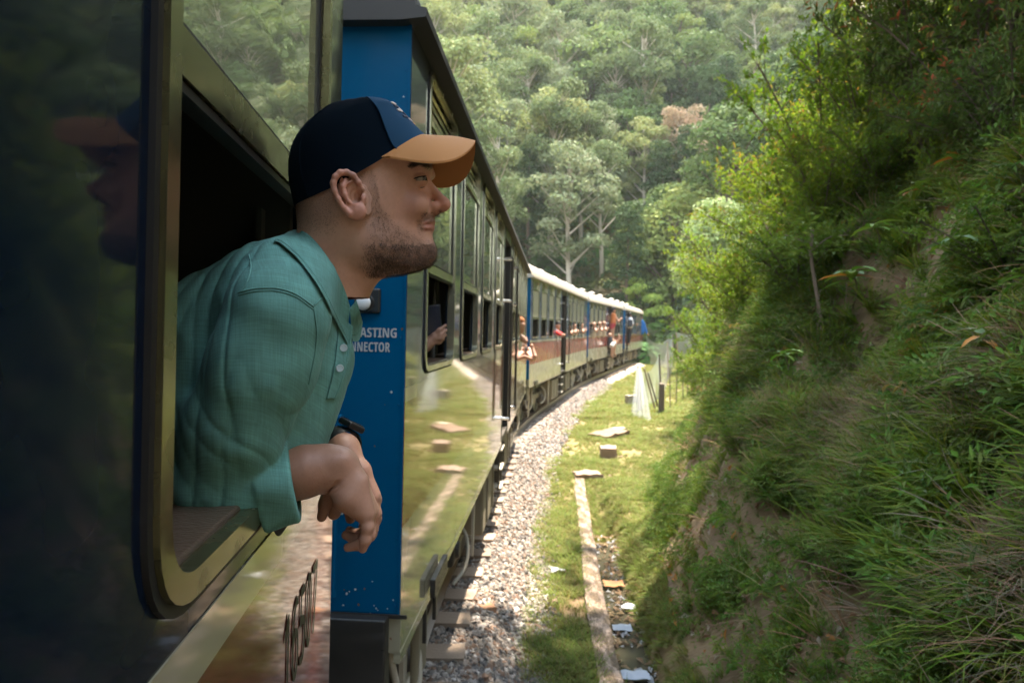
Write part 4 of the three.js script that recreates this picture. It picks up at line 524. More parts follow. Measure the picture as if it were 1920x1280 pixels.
const headCore = (() => {
  const neck = cone(v3(634, 425), v3(612, 562), 73, 68), throat = cone(v3(690, 500), v3(648, 570), 26, 28), nose = cone(v3(803, 343), v3(829.5, 381), 6.2, 11.6), tip = ball(v3(832.3, 383.5), 12.6, 12.2, 13), ala = ball(v3(814, 389.5, 12.5), 12, 10, 8.5), col = cone(v3(828, 392), v3(814, 400), 5.5, 6), brow = ball(v3(795, 320, 34), 17, 10, 30), cheek = ball(v3(786, 392, 42), 23, 24, 22), chin = ball(v3(798, 474, 0), 19, 19, 23);
  const nostril = ball(v3(823, 398.5, 9), 8, 4.5, 4.5), socket = ball(v3(807, 343, 33), 14, 12, 17), eyeC = v3(790, 345, 33), lid = ball(eyeC, 16.8);
  const up = chain([[v3(812, 415.5), 4], [v3(808.5, 417, 14), 4], [v3(803, 420.5, 26), 3.6], [v3(797, 425, 35), 2.6]], 4), lo = chain([[v3(810, 427), 4.8], [v3(806, 428.5, 14), 4.8], [v3(801, 430, 26), 4], [v3(796, 429, 34), 2.6]], 4);
  const groove = chain([[v3(822, 421.4), 1.6], [v3(815, 422.6, 14), 1.7], [v3(807, 425, 28), 2], [v3(800, 427.5, 36), 2.6], [v3(795, 426.5, 41), 3.4]], 2), fold = chain([[v3(810, 390, 27), 1.6], [v3(808, 398, 31), 2.8], [v3(803, 412, 37), 3.4], [v3(793, 428, 45), 3.2], [v3(789, 438, 48), 1.6]], 3), bag = chain([[v3(802, 357, 28), 1.8], [v3(792, 363, 40), 2]], 2), lbag = chain([[v3(776, 347, 52), 1.1], [v3(762, 353, 66), 0.9]], 2), jawl = ball(v3(700, 462, 58), 42, 26, 18);
  return sym((p) => {
    const u = p.x, v = p.y, w = p.z, c = tc(v), f = u > c, a = Math.max(2, f ? tf(v) - c : c - tb(v)), hw = Math.max(1, tw(v)), n = f ? tn(v) : 2.15, du = Math.abs(u - c);
    const k = Math.pow(Math.pow(du / a, n) + Math.pow(w / hw, n), 1 / n), r = Math.hypot(du, w); let d = k < 0.35 ? -0.6 * Math.min(a, hw) : r * (1 - 1 / k);
    if (v < 197) d = Math.hypot(Math.max(d, 0), 197 - v); if (v > 518) d = Math.hypot(Math.max(d, 0), v - 518);
    d = smin(d, brow(p), 12); d = smin(d, cheek(p), 18); d = smin(d, chin(p), 16); d = smin(d, jawl(p), 20);
    d = smax(d, -socket(p), 12);
    const t = clamp((u - 776) / 28), mid = lerp(349, 343.5, t), hh = 3.6 * Math.sqrt(t); d = smin(d, Math.max(lid(p), u < 776 ? -9 : hh - Math.abs(v - mid)), 5);
    d = smin(d, nose(p), 9); d = smin(d, tip(p), 7); d = smin(d, ala(p), 7); d = smin(d, col(p), 4);
    d = smax(d, -fold(p), 7); d = smax(d, -bag(p), 6);
    d = smin(d, up(p), 4); d = smin(d, lo(p), 4); d = smax(d, -groove(p), 3.5); d = smax(d, -nostril(p), 3);
    d = smin(d, neck(p), 22); d = smin(d, throat(p), 26);
    return d * 0.9;
  });
})();
const headF = pxf(headCore);
const ear = (() => {                                                            // near ear, pixels as seen, brought to the median plane
  const K = 1.088, e = (px, py, dw = 0) => { const u = 960 + (px - 960) / K, v = HY + (py - HY) / K; return v3(u, v, lerp(113, 95, clamp((u - 652) / 58)) + dw); };
  const hel = chain([[e(676, 352, -4), 4], [e(671, 341), 4.6], [e(662, 328.5), 5], [e(650, 323.5), 5.2], [e(639, 325), 5.4], [e(631, 333), 5.4], [e(627, 345), 5.2], [e(629, 360), 5], [e(636, 375), 4.8], [e(645, 390), 5], [e(655, 401), 6]], 3);
  const anti = chain([[e(648, 337, -3), 3.4], [e(644, 350, -1), 4.4], [e(647, 366), 4.8], [e(655, 377, 1), 4.6], [e(664, 380.5), 4.2], [e(671, 379, -1), 3.6]], 3), fork = chain([[e(646, 346, -2), 3], [e(660, 338, -4), 2.6]], 2);
  const lobe = ball(e(671, 396), 13, 13.5, 6.5), lobe2 = ball(e(660, 392, -2), 13, 12, 5), tr = ball(e(680, 371, -1), 5, 9, 7), base = chain([[e(650, 339, -12), 14], [e(652, 350, -11), 16], [e(653, 366, -10), 16], [e(664, 385, -9), 12]], 8), root = chain([[e(676, 350, -12), 8], [e(682, 370, -12), 9], [e(684, 392, -10), 8]], 6), concha = ball(e(665, 364, 1), 10.5, 15, 19), canal = ball(e(671, 369, -8), 6.5, 8, 22);
  return (p) => { let d = smin(base(p), root(p), 6); d = smax(d, -(p.z - (lerp(113, 95, clamp((p.x - 652) / 58)) - 6.5)) * -1, 2); d = smin(d, hel(p), 3); d = smin(d, anti(p), 4); d = smin(d, fork(p), 4); d = smin(d, smin(lobe(p), lobe2(p), 8), 5); d = smax(d, -concha(p), 4); d = smax(d, -canal(p), 3); return smin(d, tr(p), 4); };
})();
const earF = pxf(ear);
const headE = (() => { const K = 1.088, u = 960 + (667 - 960) / K, v = HY + (366 - HY) / K, hole = pxf(ball(v3(u, v, 98), 7.5, 12, 15)), hole2 = pxf(ball(v3(u + 4, v + 4, 92), 5, 6.5, 20)); return (p) => smax(smax(headF(p), -hole(p), 0.002), -hole2(p), 0.002); })();
// hands and forearms in metres
const nearHand = (() => {
  const W = P(634, 874, 0.985), f = (a, k) => chain(a.map(([x, y, d, r]) => [P(x, y, d), r < 0.0125 && r > 0.004 ? r * 0.89 : r]), k ?? 0.006);
  const arm = chain([[P(400, 905, 0.95), 0.047], [P(480, 903, 0.955), 0.042], [P(570, 884, 0.97), 0.0355], [P(612, 876, 0.98), 0.031], [W, 0.0285]], 0.012), arm2 = chain([[P(480, 900, 0.99), 0.038], [P(570, 882, 0.995), 0.033], [P(622, 872, 1.005), 0.028]], 0.012);
  const meta = [[686, 962, 0.976, 0.0135], [691, 958, 0.996, 0.0145], [692, 955, 1.018, 0.0145], [690, 950, 1.04, 0.014]].map(([x, y, d, r], i) => chain([[P(642, 878, 0.98 + i * 0.012), 0.018], [P(668, 905, (0.98 + i * 0.012 + d) / 2), 0.0155], [P(x, y, d), r]], 0.01));
  const hypo = chain([[P(632, 893, 0.975), 0.017], [P(652, 932, 0.972), 0.019], [P(668, 952, 0.974), 0.014]], 0.012), thenar = chain([[P(634, 890, 1.03), 0.018], [P(648, 925, 1.04), 0.016]], 0.01);
  const fing = [f([[684, 960, 0.976, 0.0112], [689, 988, 0.972, 0.0092], [685, 1012, 0.972, 0.0084], [680, 1029, 0.974, 0.0068]]), f([[691, 962, 0.996, 0.0122], [692, 1003, 0.994, 0.0100], [674, 1020, 0.995, 0.0090], [652, 1026, 0.997, 0.0072]]), f([[692, 958, 1.018, 0.0122], [690, 1000, 1.018, 0.0102], [668, 1012, 1.018, 0.0090], [648, 1003, 1.018, 0.0072]]), f([[690, 952, 1.04, 0.0118], [692, 990, 1.042, 0.0098], [672, 1003, 1.042, 0.0088], [655, 994, 1.042, 0.0072]]), f([[648, 915, 1.045, 0.0135], [655, 945, 1.05, 0.0118], [657, 972, 1.05, 0.0088]])];
  const creases = [f([[614, 922, 0.962, 0.0016], [632, 908, 0.952, 0.0026], [652, 893, 0.952, 0.0018], [660, 884, 0.958, 0.001]]), f([[622, 926, 0.955, 0.0012], [640, 914, 0.950, 0.0018], [656, 904, 0.952, 0.001]]), f([[664, 960, 0.955, 0.001], [676, 950, 0.953, 0.0014], [690, 946, 0.955, 0.001]])], bone = ball(P(636, 862, 0.965), 0.014, 0.011, 0.012);
  return (p) => { let d = smin(arm(p), arm2(p), 0.012); d = smin(d, bone(p), 0.014); let m = meta[0](p); for (let i = 1; i < 4; i++) m = smin(m, meta[i](p), 0.009); m = smin(m, hypo(p), 0.014); m = smin(m, thenar(p), 0.014); d = smin(d, m, 0.016); for (const g of fing) d = smin(d, g(p), 0.0045); for (const c of creases) d = smax(d, -c(p), 0.003); return d; };
})();
const farHand = (() => {
  const f = (a, k) => chain(a.map(([x, y, d, r]) => [P(x, y, d), r < 0.0125 && r > 0.004 ? r * 0.89 : r]), k ?? 0.006);
  const arm = f([[470, 860, 1.30, 0.046], [560, 838, 1.20, 0.038], [612, 836, 1.135, 0.029], [642, 842, 1.10, 0.027]], 0.012), arm2 = f([[560, 850, 1.22, 0.036], [612, 848, 1.15, 0.028], [640, 852, 1.12, 0.026]], 0.012);
  const meta = [[698, 930, 1.075, 0.0135], [700, 936, 1.095, 0.0135], [699, 938, 1.115, 0.013], [695, 936, 1.135, 0.012]].map(([x, y, d, r], i) => f([[646, 848, 1.085 + i * 0.013, 0.018], [676, 882, (1.085 + i * 0.013 + d) / 2, 0.0145], [x, y, d, r]], 0.01));
  const fing = [f([[698, 932, 1.075, 0.0115], [704, 962, 1.072, 0.0098], [699, 992, 1.072, 0.0085], [690, 1008, 1.072, 0.0068]]), f([[700, 936, 1.095, 0.0118], [704, 972, 1.095, 0.010], [697, 1000, 1.095, 0.0086], [686, 1014, 1.095, 0.0068]]), f([[699, 938, 1.115, 0.0112], [702, 970, 1.115, 0.0095], [692, 994, 1.115, 0.008], [680, 1004, 1.115, 0.0066]]), f([[695, 936, 1.135, 0.0102], [696, 962, 1.135, 0.0085], [688, 980, 1.135, 0.0074], [678, 986, 1.135, 0.006]]), f([[640, 862, 1.075, 0.0155], [622, 905, 1.06, 0.0135], [610, 945, 1.055, 0.0115], [603, 969, 1.055, 0.0085]]), f([[646, 880, 1.085, 0.014], [634, 925, 1.075, 0.0135], [626, 962, 1.075, 0.0115]])];
  return (p) => { let d = smin(arm(p), arm2(p), 0.012), m = meta[0](p); for (let i = 1; i < 4; i++) m = smin(m, meta[i](p), 0.009); d = smin(d, m, 0.016); for (const g of fing) d = smin(d, g(p), 0.0045); return d; };
})();
// shirt
const torso = (() => {
  const rows = [[522, 600, 0.082], [556, 668, 0.079], [508, 745, 0.10], [440, 845, 0.118], [350, 940, 0.135]], back = [[505, 560, 0.088], [430, 645, 0.115], [360, 800, 0.14]], mk = (L, d, s) => chain(L.map(([x, y, r]) => [P(x, y, d), r * s]), 0.05);
  const parts = [mk(rows, 1.035, 0.92), mk(rows, 1.145, 0.97), mk(back, 1.03, 0.92), mk(back, 1.15, 0.97), chain([[P(566, 508, 1.03), 0.042], [P(545, 535, 0.965), 0.054], [P(520, 575, 0.91), 0.06]], 0.04), chain([[P(572, 520, 1.08), 0.045], [P(560, 560, 1.22), 0.06]], 0.04)];
  return (p) => { let d = parts[0](p); for (let i = 1; i < parts.length; i++) d = smin(d, parts[i](p), 0.055); return d; };
})();
const armShape = chain([[P(527, 590, 0.905), 0.066], [P(490, 690, 0.912), 0.066], [P(440, 800, 0.925), 0.064], [P(408, 890, 0.94), 0.058]], 0.03), foreShape = chain([[P(395, 905, 0.945), 0.058], [P(440, 908, 0.95), 0.056], [P(500, 905, 0.958), 0.050]], 0.02), farArm = chain([[P(560, 600, 1.235), 0.066], [P(480, 780, 1.30), 0.058], [P(460, 850, 1.29), 0.054], [P(520, 850, 1.23), 0.05]], 0.03);
const cuffA = P(482, 908, 0.955), cuffB = P(552, 893, 0.968), cuffAx = cuffB.clone().sub(cuffA), cuffL = cuffAx.length(); cuffAx.normalize();
const cuff = (p) => { const x = p.x - cuffA.x, y = p.y - cuffA.y, z = p.z - cuffA.z, t = x * cuffAx.x + y * cuffAx.y + z * cuffAx.z, qx = x - t * cuffAx.x, qy = y - t * cuffAx.y, qz = z - t * cuffAx.z, a = Math.atan2(qy, qz), r = Math.hypot(qx, qy * (qy < 0 ? 0.86 : 1), qz), R = 0.0515 + 0.0022 * Math.sin(a * 3 + t * 60) + 0.002 * Math.sin(a * 5 + 1), h = t - cuffL / 2, out = Math.max(r - R, Math.abs(h) - cuffL / 2 + 0.006), inn = Math.max(r - R + 0.009, -(h - cuffL / 2 + 0.05)); return smax(Math.max(out, 0) === 0 ? out : Math.hypot(Math.max(r - R, 0), Math.max(Math.abs(h) - cuffL / 2 + 0.006, 0)) - 0.006 + Math.min(0, 0), -inn, 0.005); };
const armDir = P(408, 890, 0.94).sub(P(527, 590, 0.905)).normalize();
const folds = (p) => {                                                          // cloth folds: along the arm near the shoulder, across it at the elbow, hanging on the chest
  const t = (p.x - P(527, 590, 0.905).x) * armDir.x + (p.y - P(527, 590, 0.905).y) * armDir.y, c = p.x * armDir.y - p.y * armDir.x, z = p.z;
  const ridge = (n) => 1 - Math.abs(2 * n - 1), wrap = 0.35 * (vnoise(p.x * 9, p.y * 9, z * 9) - 0.5);
  const a = ridge(vnoise(c * 34 + t * 9 + wrap * 4, t * 7, z * 10)), b = ridge(vnoise(t * 30 + c * 16 + wrap * 6, c * 9, z * 12 + 5)), k = sstep(0.07, 0.22, t);
  return 0.0036 * (a * a * (1 - 0.65 * k) + b * b * k * 1.15) + 0.0036 * Math.pow(ridge(vnoise(t * 12 + c * 30 + wrap * 3, c * 3 - t * 3, z * 6 + 30)), 5) + 0.0025 * vnoise(p.x * 40, p.y * 40, z * 40) - 0.005;
};
const shirtF = (p) => { let d = smin(torso(p), farArm(p), 0.03); d = smin(d, smin(armShape(p), foreShape(p), 0.022), 0.014); d += folds(p) * sstep(0.05, 0, d); const c = cuff(p); d = smin(d, c, 0.004); const nk = headF(p) + 0.0; return smax(d, -(nk - 0.004), 0.004) * 0.85; };
const skinTex = tex(512, (u, v) => { const a = pnoise(u, v, 48, 3, 3), b = pnoise(u, v, 160, 4, 2); return 0.35 * a + 0.65 * b; });
const MAN = V(-0.62, 1.31, -1.09);
const man = thing('person', 'man in green shirt and navy cap with orange brim leaning out of the window', 'person', MAN);
const local = (g) => g.translate(-MAN.x, -MAN.y, -MAN.z);
const screen = (x, y, z) => [960 + x / -z * FL, HY - (y - EYE) / -z * FL];
const planar = (g, s = 1) => { const p = g.attributes.position, uv = new Float32Array(p.count * 2); for (let i = 0; i < p.count; i++) { uv[i * 2] = (p.getX(i) - 0.5 * p.getZ(i)) * s; uv[i * 2 + 1] = (p.getY(i) - 0.6 * p.getZ(i)) * s; } g.setAttribute('uv', new THREE.BufferAttribute(uv, 2)); return g; };   // oblique map of cloth and skin, in metres, without seams
const cheekLine = table([[660, 290], [692, 300], [706, 340], [714, 384], [734, 412], [756, 430], [780, 442], [796, 452], [830, 452]]);
const hairiness = (px, py, nz) => {                                              // 0..1 where hair grows, by place on the head
  let b = sstep(-8, 12, py - cheekLine(px)) * sstep(668, 716, px - (py > 420 ? (py - 420) * 0.02 : 0)) * sstep(530, 496, py - 0.14 * Math.max(0, 745 - px)) * sstep(300, 312, py);
  const m = sstep(394, 402, py) * sstep(417, 411, py) * sstep(786, 796, px), m2 = sstep(780, 786, px) * sstep(800, 792, px) * sstep(408, 414, py) * sstep(452, 436, py) * 0.8, s = sstep(806, 813, px) * sstep(432, 437, py) * sstep(456, 448, py);
  return clamp(Math.max(b, m, m2 * 0.6, s)) * (py > 417 && py < 432 && px > 793 ? 0 : 1);
};
const nape = (px, py) => Math.max(sstep(700, 670, px) * sstep(642, 655, px) * sstep(352, 330, py), sstep(650, 615, px) * sstep(452, 400, py));
const browLine = (px, py) => sstep(6, 3, Math.abs(py - table([[770, 312], [790, 304], [808, 310]])(px))) * sstep(768, 776, px) * sstep(813, 808, px);
let headGeo;
{
  const gs = [surfaceNet(headE, hp(535, 560, -105), hp(865, 180, 105), 0.0023, 3), surfaceNet((p) => smin(earF(p), headE(p) + 0.0015, 0.003), hp(640, 430, 86), hp(725, 335, 124), 0.0011), surfaceNet(nearHand, P(470, 1060, 1.12), P(720, 810, 0.90), 0.0026), surfaceNet(farHand, P(540, 1060, 1.24), P(730, 780, 1.02), 0.003)];
  // box corners above may be given in any order
  headGeo = gs[0];
  for (const g of gs) {
    const p = g.attributes.position, n = g.attributes.normal, c = new Float32Array(p.count * 3);
    for (let i = 0; i < p.count; i++) {
      const x = p.getX(i), y = p.getY(i), z = p.getZ(i), [px, py] = screen(x, y, z), a = fbm(x * 40, y * 40, z * 40, 3), b = vnoise(x * 420, y * 420, z * 420);
      let k = [0.54 + 0.05 * (a - 0.5), 0.305 + 0.05 * (a - 0.5), 0.22 + 0.05 * (a - 0.5)];
      if (py > 700) { k = mix3(k, [0.24, 0.115, 0.07], sstep(690, 560, px) * 0.45 + 0.38); }                    // sun tanned forearm
      else {
        const red = Math.max(Math.exp(-((px - 832) ** 2 + (py - 382) ** 2) / 500), g === gs[1] ? 0.9 * sstep(96, 104, (z + D0) * SP) : 0, 0.55 * Math.exp(-((px - 770) ** 2 + (py - 385) ** 2) / 900)); k = mix3(k, [0.50, 0.20, 0.135], red * 0.75);
        const h = hairiness(px + 14 * (a - 0.5), py + 22 * (a - 0.5)) * (0.35 + 0.65 * b), q = nape(px, py) * (0.45 + 0.45 * b); k = mix3(k, [0.095, 0.06, 0.042], Math.max(h * (0.5 + 0.17 * sstep(440, 480, py)), q * 0.6)); k = mix3(k, [0.03, 0.02, 0.015], browLine(px, py) * 0.85);
        if (py > 414 && py < 433 && px > 790) k = mix3(k, [0.40, 0.16, 0.125], sstep(788, 800, px) * 0.8);
        k = mix3(k, [0.04, 0.02, 0.015], Math.exp(-((px - 826) ** 2 + (py - 396) ** 2) / 14) * 0.8);
      }
      const f = 0.94 + 0.12 * b; c[i * 3] = k[0] * f; c[i * 3 + 1] = k[1] * f; c[i * 3 + 2] = k[2] * f;
    }
    g.setAttribute('color', new THREE.BufferAttribute(c, 3)); planar(g, 1);
  }
  // torso, hips and legs below the clothes
  const hips = P(300, 1000, 1.09), coarse = (p) => { let d = torso(p) + 0.02; for (const s of [-0.1, 0.1]) d = smin(d, Math.min(cone(V(hips.x, 2.2, hips.z + s), V(hips.x - 0.02, 1.78, hips.z + s * 1.2), 0.085, 0.06)(p), cone(V(hips.x - 0.02, 1.78, hips.z + s * 1.2), V(hips.x - 0.06, 1.38, hips.z + s * 1.3), 0.06, 0.045)(p), cone(V(hips.x - 0.06, 1.36, hips.z + s * 1.3), V(hips.x + 0.1, 1.345, hips.z + s * 1.4), 0.045, 0.035)(p)), 0.05); return smin(d, cone(P(400, 880, 1.09), hips, 0.13, 0.14)(p), 0.06); };
  const low = surfaceNet(coarse, V(-0.95, 1.2, -1.45), V(-0.15, 2.9, -0.8), 0.012); planar(low); low.setAttribute('color', new THREE.BufferAttribute(new Float32Array(low.attributes.position.count * 3).map((_, i) => [0.5, 0.275, 0.19][i % 3]), 3));
  const skin = new THREE.MeshPhysicalMaterial({ vertexColors: true, roughness: 0.48, bumpMap: rep(skinTex, 20), bumpScale: 0.00018, sheen: 0.15, sheenRoughness: 0.5, sheenColor: lin(0.8, 0.4, 0.3) });
  part('body', local(mergeAll([...gs, low])), skin, man);
  const tr = (p) => { let d = cone(P(390, 900, 1.09), hips, 0.145, 0.155)(p); for (const s of [-0.1, 0.1]) d = smin(d, Math.min(cone(V(hips.x, 2.2, hips.z + s), V(hips.x - 0.02, 1.78, hips.z + s * 1.2), 0.10, 0.078)(p), cone(V(hips.x - 0.02, 1.78, hips.z + s * 1.2), V(hips.x - 0.06, 1.42, hips.z + s * 1.3), 0.078, 0.07)(p)), 0.05); return d; };
  part('trousers', local(planar(surfaceNet(tr, V(-1.0, 1.25, -1.5), V(-0.3, 2.6, -0.7), 0.014))), std(0.05, 0.05, 0.06, 0.9), man);
  // beard and cropped hair
  const r = R3(71), p = headGeo.attributes.position, nn = headGeo.attributes.normal, ix = headGeo.index.array, beard = new Leaves(), hair = new Leaves(), brow = new Leaves(), a = V(0, 0, 0), n = V(0, 0, 0);
  for (let k = 0; k < ix.length; k += 3) {
    const i = ix[k]; a.fromBufferAttribute(p, i); n.fromBufferAttribute(nn, i); const [px, py] = screen(a.x, a.y, a.z); if (py > 520 || n.z < -0.6) continue;
    const h = hairiness(px, py), q = nape(px, py), br = browLine(px, py);
    const grow = (L, len, dir, col, w) => { const d = dir.addScaledVector(n, 0.5 + 0.4 * r()).add(rdir(r).multiplyScalar(0.4)).normalize(), o = a.clone().add(rdir(r).multiplyScalar(0.0012)); L.leaf(o, d, n, len * (0.6 + 0.7 * r()), w, col, 0.1); };
    if (r() < h * (py < 420 && px > 780 ? 0.95 : 0.5 + 0.42 * sstep(432, 472, py)) * (0.55 + 0.75 * sstep(0.36, 0.60, fbm(a.x * 130, a.y * 130, a.z * 130, 2)))) for (let m = 0; m < (py > 455 ? 3 : 2); m++) grow(beard, py > 455 ? 0.0044 : 0.0030, V(0.25, -1, 0.1), r() < 0.3 ? [0.17, 0.09, 0.045] : [0.05, 0.032, 0.021], 0.0003);
    if (h > 0.2 && py < 420 && px > 780) if (r() < 0.55) grow(beard, 0.0036, V(0.1, -1, 0.3), [0.045, 0.028, 0.018], 0.0003);
    if (r() < q * 0.6) grow(hair, 0.0026, V(-0.5, -0.8, 0), [0.06, 0.04, 0.03], 0.0004);
    if (br > 0.3 && r() < 0.95) for (let m = 0; m < 2; m++) grow(brow, 0.0075, V(-1, 0.35 - 0.02 * (px - 785), 0.4), [0.02, 0.014, 0.01], 0.0005);
  }
  const hm = new THREE.MeshStandardMaterial({ vertexColors: true, roughness: 0.55, side: THREE.DoubleSide });
  { const arm = new Leaves(), g = gs[2], q = g.attributes.position, nq = g.attributes.normal; for (let i = 0; i < q.count; i++) { a.fromBufferAttribute(q, i); n.fromBufferAttribute(nq, i); const [px, py] = screen(a.x, a.y, a.z); if (px < 545 || px > 668 || n.z < -0.3 || r() > 0.10 * sstep(670, 600, px)) continue; arm.leaf(a.clone(), V(0.6, -0.6, 0.1).add(rdir(r).multiplyScalar(0.5)).addScaledVector(n, 0.25).normalize(), n, 0.004 + 0.004 * r(), 0.0002, [0.09, 0.05, 0.03], 0.1); } part('arm_hair', local(arm.geo()), hm, man); }
  part('beard', local(beard.geo()), hm, man); part('hair', local(hair.geo()), hm, man); part('eyebrow', local(brow.geo()), hm, man);
  // eye
  const ec = hp(790, 345, 33), er = 15.6 / SP, eg = new THREE.SphereGeometry(er, 40, 28).rotateZ(-Math.PI / 2).rotateY(-0.14), ep = eg.attributes.position, cc = new Float32Array(ep.count * 3);
  for (let i = 0; i < ep.count; i++) { const d = V(ep.getX(i), ep.getY(i), ep.getZ(i)).normalize().dot(V(0.93, -0.02, 0.36).normalize()), c = d > 0.94 ? [0.005, 0.004, 0.003] : d > 0.82 ? [0.035, 0.02, 0.012] : d > 0.80 ? [0.02, 0.015, 0.01] : [0.30, 0.26, 0.23]; cc.set(c, i * 3); }
  eg.setAttribute('color', new THREE.BufferAttribute(cc, 3)); part('eye', local(eg.translate(ec.x, ec.y, ec.z)), new THREE.MeshPhysicalMaterial({ vertexColors: true, roughness: 0.2, clearcoat: 1 }), man);
}
{
  const lash = []; for (let k = 0; k <= 12; k++) { const u = lerp(775, 804, k / 12), t = clamp((u - 776) / 28), v = lerp(349, 343.5, t) - 3.9 * Math.sqrt(t), w = Math.sqrt(Math.max(4, 17.6 ** 2 - (u - 790) ** 2 - (v - 345) ** 2)) + 33; lash.push(hp(u, v, w)); }
  part('eyelash', local(tube(lash, 0.0009, 40, 5)), std(0.015, 0.01, 0.008, 0.7), man);
}
// shirt, with seams, collar and buttons
const linen = tex(512, (u, v) => { const a = 0.5 + 0.5 * Math.sin(u * 6.2832 * 110 + 3 * pnoise(u, v, 12, 2, 2)), b = 0.5 + 0.5 * Math.sin(v * 6.2832 * 110 + 3 * pnoise(v, u, 12, 5, 2)); return 0.35 * a + 0.35 * b + 0.3 * pnoise(u, v, 64, 3, 2); });
const linenCol = tex(512, (u, v) => { const th = 0.5 * vnoise(u * 10, v * 256, 3, 256) + 0.5 * vnoise(u * 256, v * 10, 9, 256), k = 0.80 + 0.22 * th + 0.16 * (pnoise(u, v, 6, 4, 3) - 0.5); return [0.41 * k, 0.63 * k, 0.60 * k]; }, true);
const cloth = new THREE.MeshPhysicalMaterial({ map: rep(linenCol, 5), roughness: 0.92, bumpMap: rep(linen, 9), bumpScale: 0.0003, sheen: 0.25, sheenRoughness: 0.6, sheenColor: lin(0.5, 0.75, 0.7), side: THREE.DoubleSide });
{
  const shirt = part('shirt', local(planar(surfaceNet(shirtF, V(-1.02, 2.1, -1.42), V(-0.18, 2.86, -0.8), 0.0035))), cloth, man);
  const on = (px, py, lift = 0.001) => { const q = rayHit(shirtF, px, py, 0.7, 1.5), h = 0.001, g = V(shirtF(q.clone().add(V(h, 0, 0))) - shirtF(q.clone().add(V(-h, 0, 0))), shirtF(q.clone().add(V(0, h, 0))) - shirtF(q.clone().add(V(0, -h, 0))), shirtF(q.clone().add(V(0, 0, h))) - shirtF(q.clone().add(V(0, 0, -h)))).normalize(); return [q.addScaledVector(g, lift), g]; };
  const seam = (pts, r = 0.0011) => { const c = new THREE.CatmullRomCurve3(pts.map(([x, y]) => V(x, y, 0))), q = c.getSpacedPoints(60).map((v) => on(v.x, v.y, 0.0004)[0]); part('seam', local(new THREE.TubeGeometry(new THREE.CatmullRomCurve3(q), 120, r, 6)), cloth, shirt); };
  seam([[447, 548], [480, 541], [520, 541], [555, 552], [588, 575]]); seam([[447, 553], [480, 546], [520, 546], [555, 557], [588, 581]], 0.0009);
  seam([[588, 572], [606, 556], [616, 546]]); seam([[588, 578], [593, 620], [590, 660], [578, 720]]); seam([[466, 478], [470, 500], [462, 530], [450, 548]], 0.0013);
  // pieces that lie on the shirt and the neck: a patch between two rows of pixels, dropped on what is below
  const anyF = (p) => Math.min(shirtF(p), headF(p) + 0.002);
  const drape = (U, L, lift, thick, n = 48, m = 14) => {
    const c3 = (R) => new THREE.CatmullRomCurve3(R.map(([x, y, d]) => V(x, y, d * 1000))), cu = c3(U), cl = c3(L), D = [], XY = [];
    for (let i = 0; i <= n; i++) { const a = cu.getPoint(i / n), b = cl.getPoint(i / n); for (let k = 0; k <= m; k++) { const q = a.clone().lerp(b, k / m), h = rayHit(anyF, q.x, q.y, 0.75, 1.3), dh = -h.z; XY.push(q); D.push(Math.min(q.z / 1000, (dh < 1.29 ? dh : 9) - lift * (0.6 + 0.6 * k / m))); } }
    for (let it = 0; it < 6; it++) { const E = D.slice(); for (let i = 0; i <= n; i++) for (let k = 0; k <= m; k++) { let s = 0, w = 0; for (const [a, b] of [[0, 0], [1, 0], [-1, 0], [0, 1], [0, -1]]) if (i + a >= 0 && i + a <= n && k + b >= 0 && k + b <= m) { s += E[(i + a) * (m + 1) + k + b]; w++; } D[i * (m + 1) + k] = Math.min(E[i * (m + 1) + k], s / w); } }
    const pos = [], uv = [], idx = [], N = (n + 1) * (m + 1); for (const o of [0, thick]) for (let q = 0; q < N; q++) { const v = P(XY[q].x, XY[q].y, D[q] + o); pos.push(v.x, v.y, v.z); uv.push((v.x - 0.5 * v.z), (v.y - 0.6 * v.z)); }
    const id = (i, k, s) => s * N + i * (m + 1) + k; for (let i = 0; i < n; i++) for (let k = 0; k < m; k++) for (const s of [0, 1]) { const [a, b, c, d] = [id(i, k, s), id(i + 1, k, s), id(i + 1, k + 1, s), id(i, k + 1, s)]; s ? idx.push(a, b, c, a, c, d) : idx.push(a, c, b, a, d, c); }
    const side = (a, b) => idx.push(a, b, a + N, b, b + N, a + N); for (let i = 0; i < n; i++) { side(id(i, 0, 0), id(i + 1, 0, 0)); side(id(i + 1, m, 0), id(i, m, 0)); } for (let k = 0; k < m; k++) { side(id(0, k + 1, 0), id(0, k, 0)); side(id(n, k, 0), id(n, k + 1, 0)); }
    const g = meshFrom(pos, idx, null, uv); g.userData.rim = []; for (let i = 0; i <= n; i++) { const q = id(i, m - 2, 0) * 3; g.userData.rim.push(V(pos[q], pos[q + 1], pos[q + 2] + 0.0008)); } return g;
  };
  const put = (name, g) => { const rim = g.userData.rim, o = part(name, local(g), cloth, shirt); part('stitching', local(new THREE.TubeGeometry(new THREE.CatmullRomCurve3(rim), 90, 0.0007, 5)), cloth, o); return o; };
  put('placket', drape([[636, 590, 1.0], [631, 650, 1.0], [624, 700, 1.0], [612, 748, 1.02]], [[662, 612, 1.02], [657, 655, 1.02], [647, 702, 1.02], [630, 748, 1.04]], 0.004, 0.004));
  put('collar', drape([[655, 577, 1.05], [662, 570, 1.08], [668, 562, 1.11]], [[660, 640, 1.03], [673, 638, 1.06], [680, 604, 1.10]], 0.004, 0.005, 24, 10));
  put('collar', drape([[540, 434, 1.07], [557, 430, 1.04], [580, 441, 1.0], [606, 470, 0.99], [630, 508, 0.99], [647, 545, 1.0], [656, 574, 1.03]], [[512, 452, 1.07], [527, 458, 1.0], [556, 484, 0.99], [587, 523, 0.98], [610, 562, 0.98], [631, 606, 0.99], [651, 645, 1.01]], 0.008, 0.006));
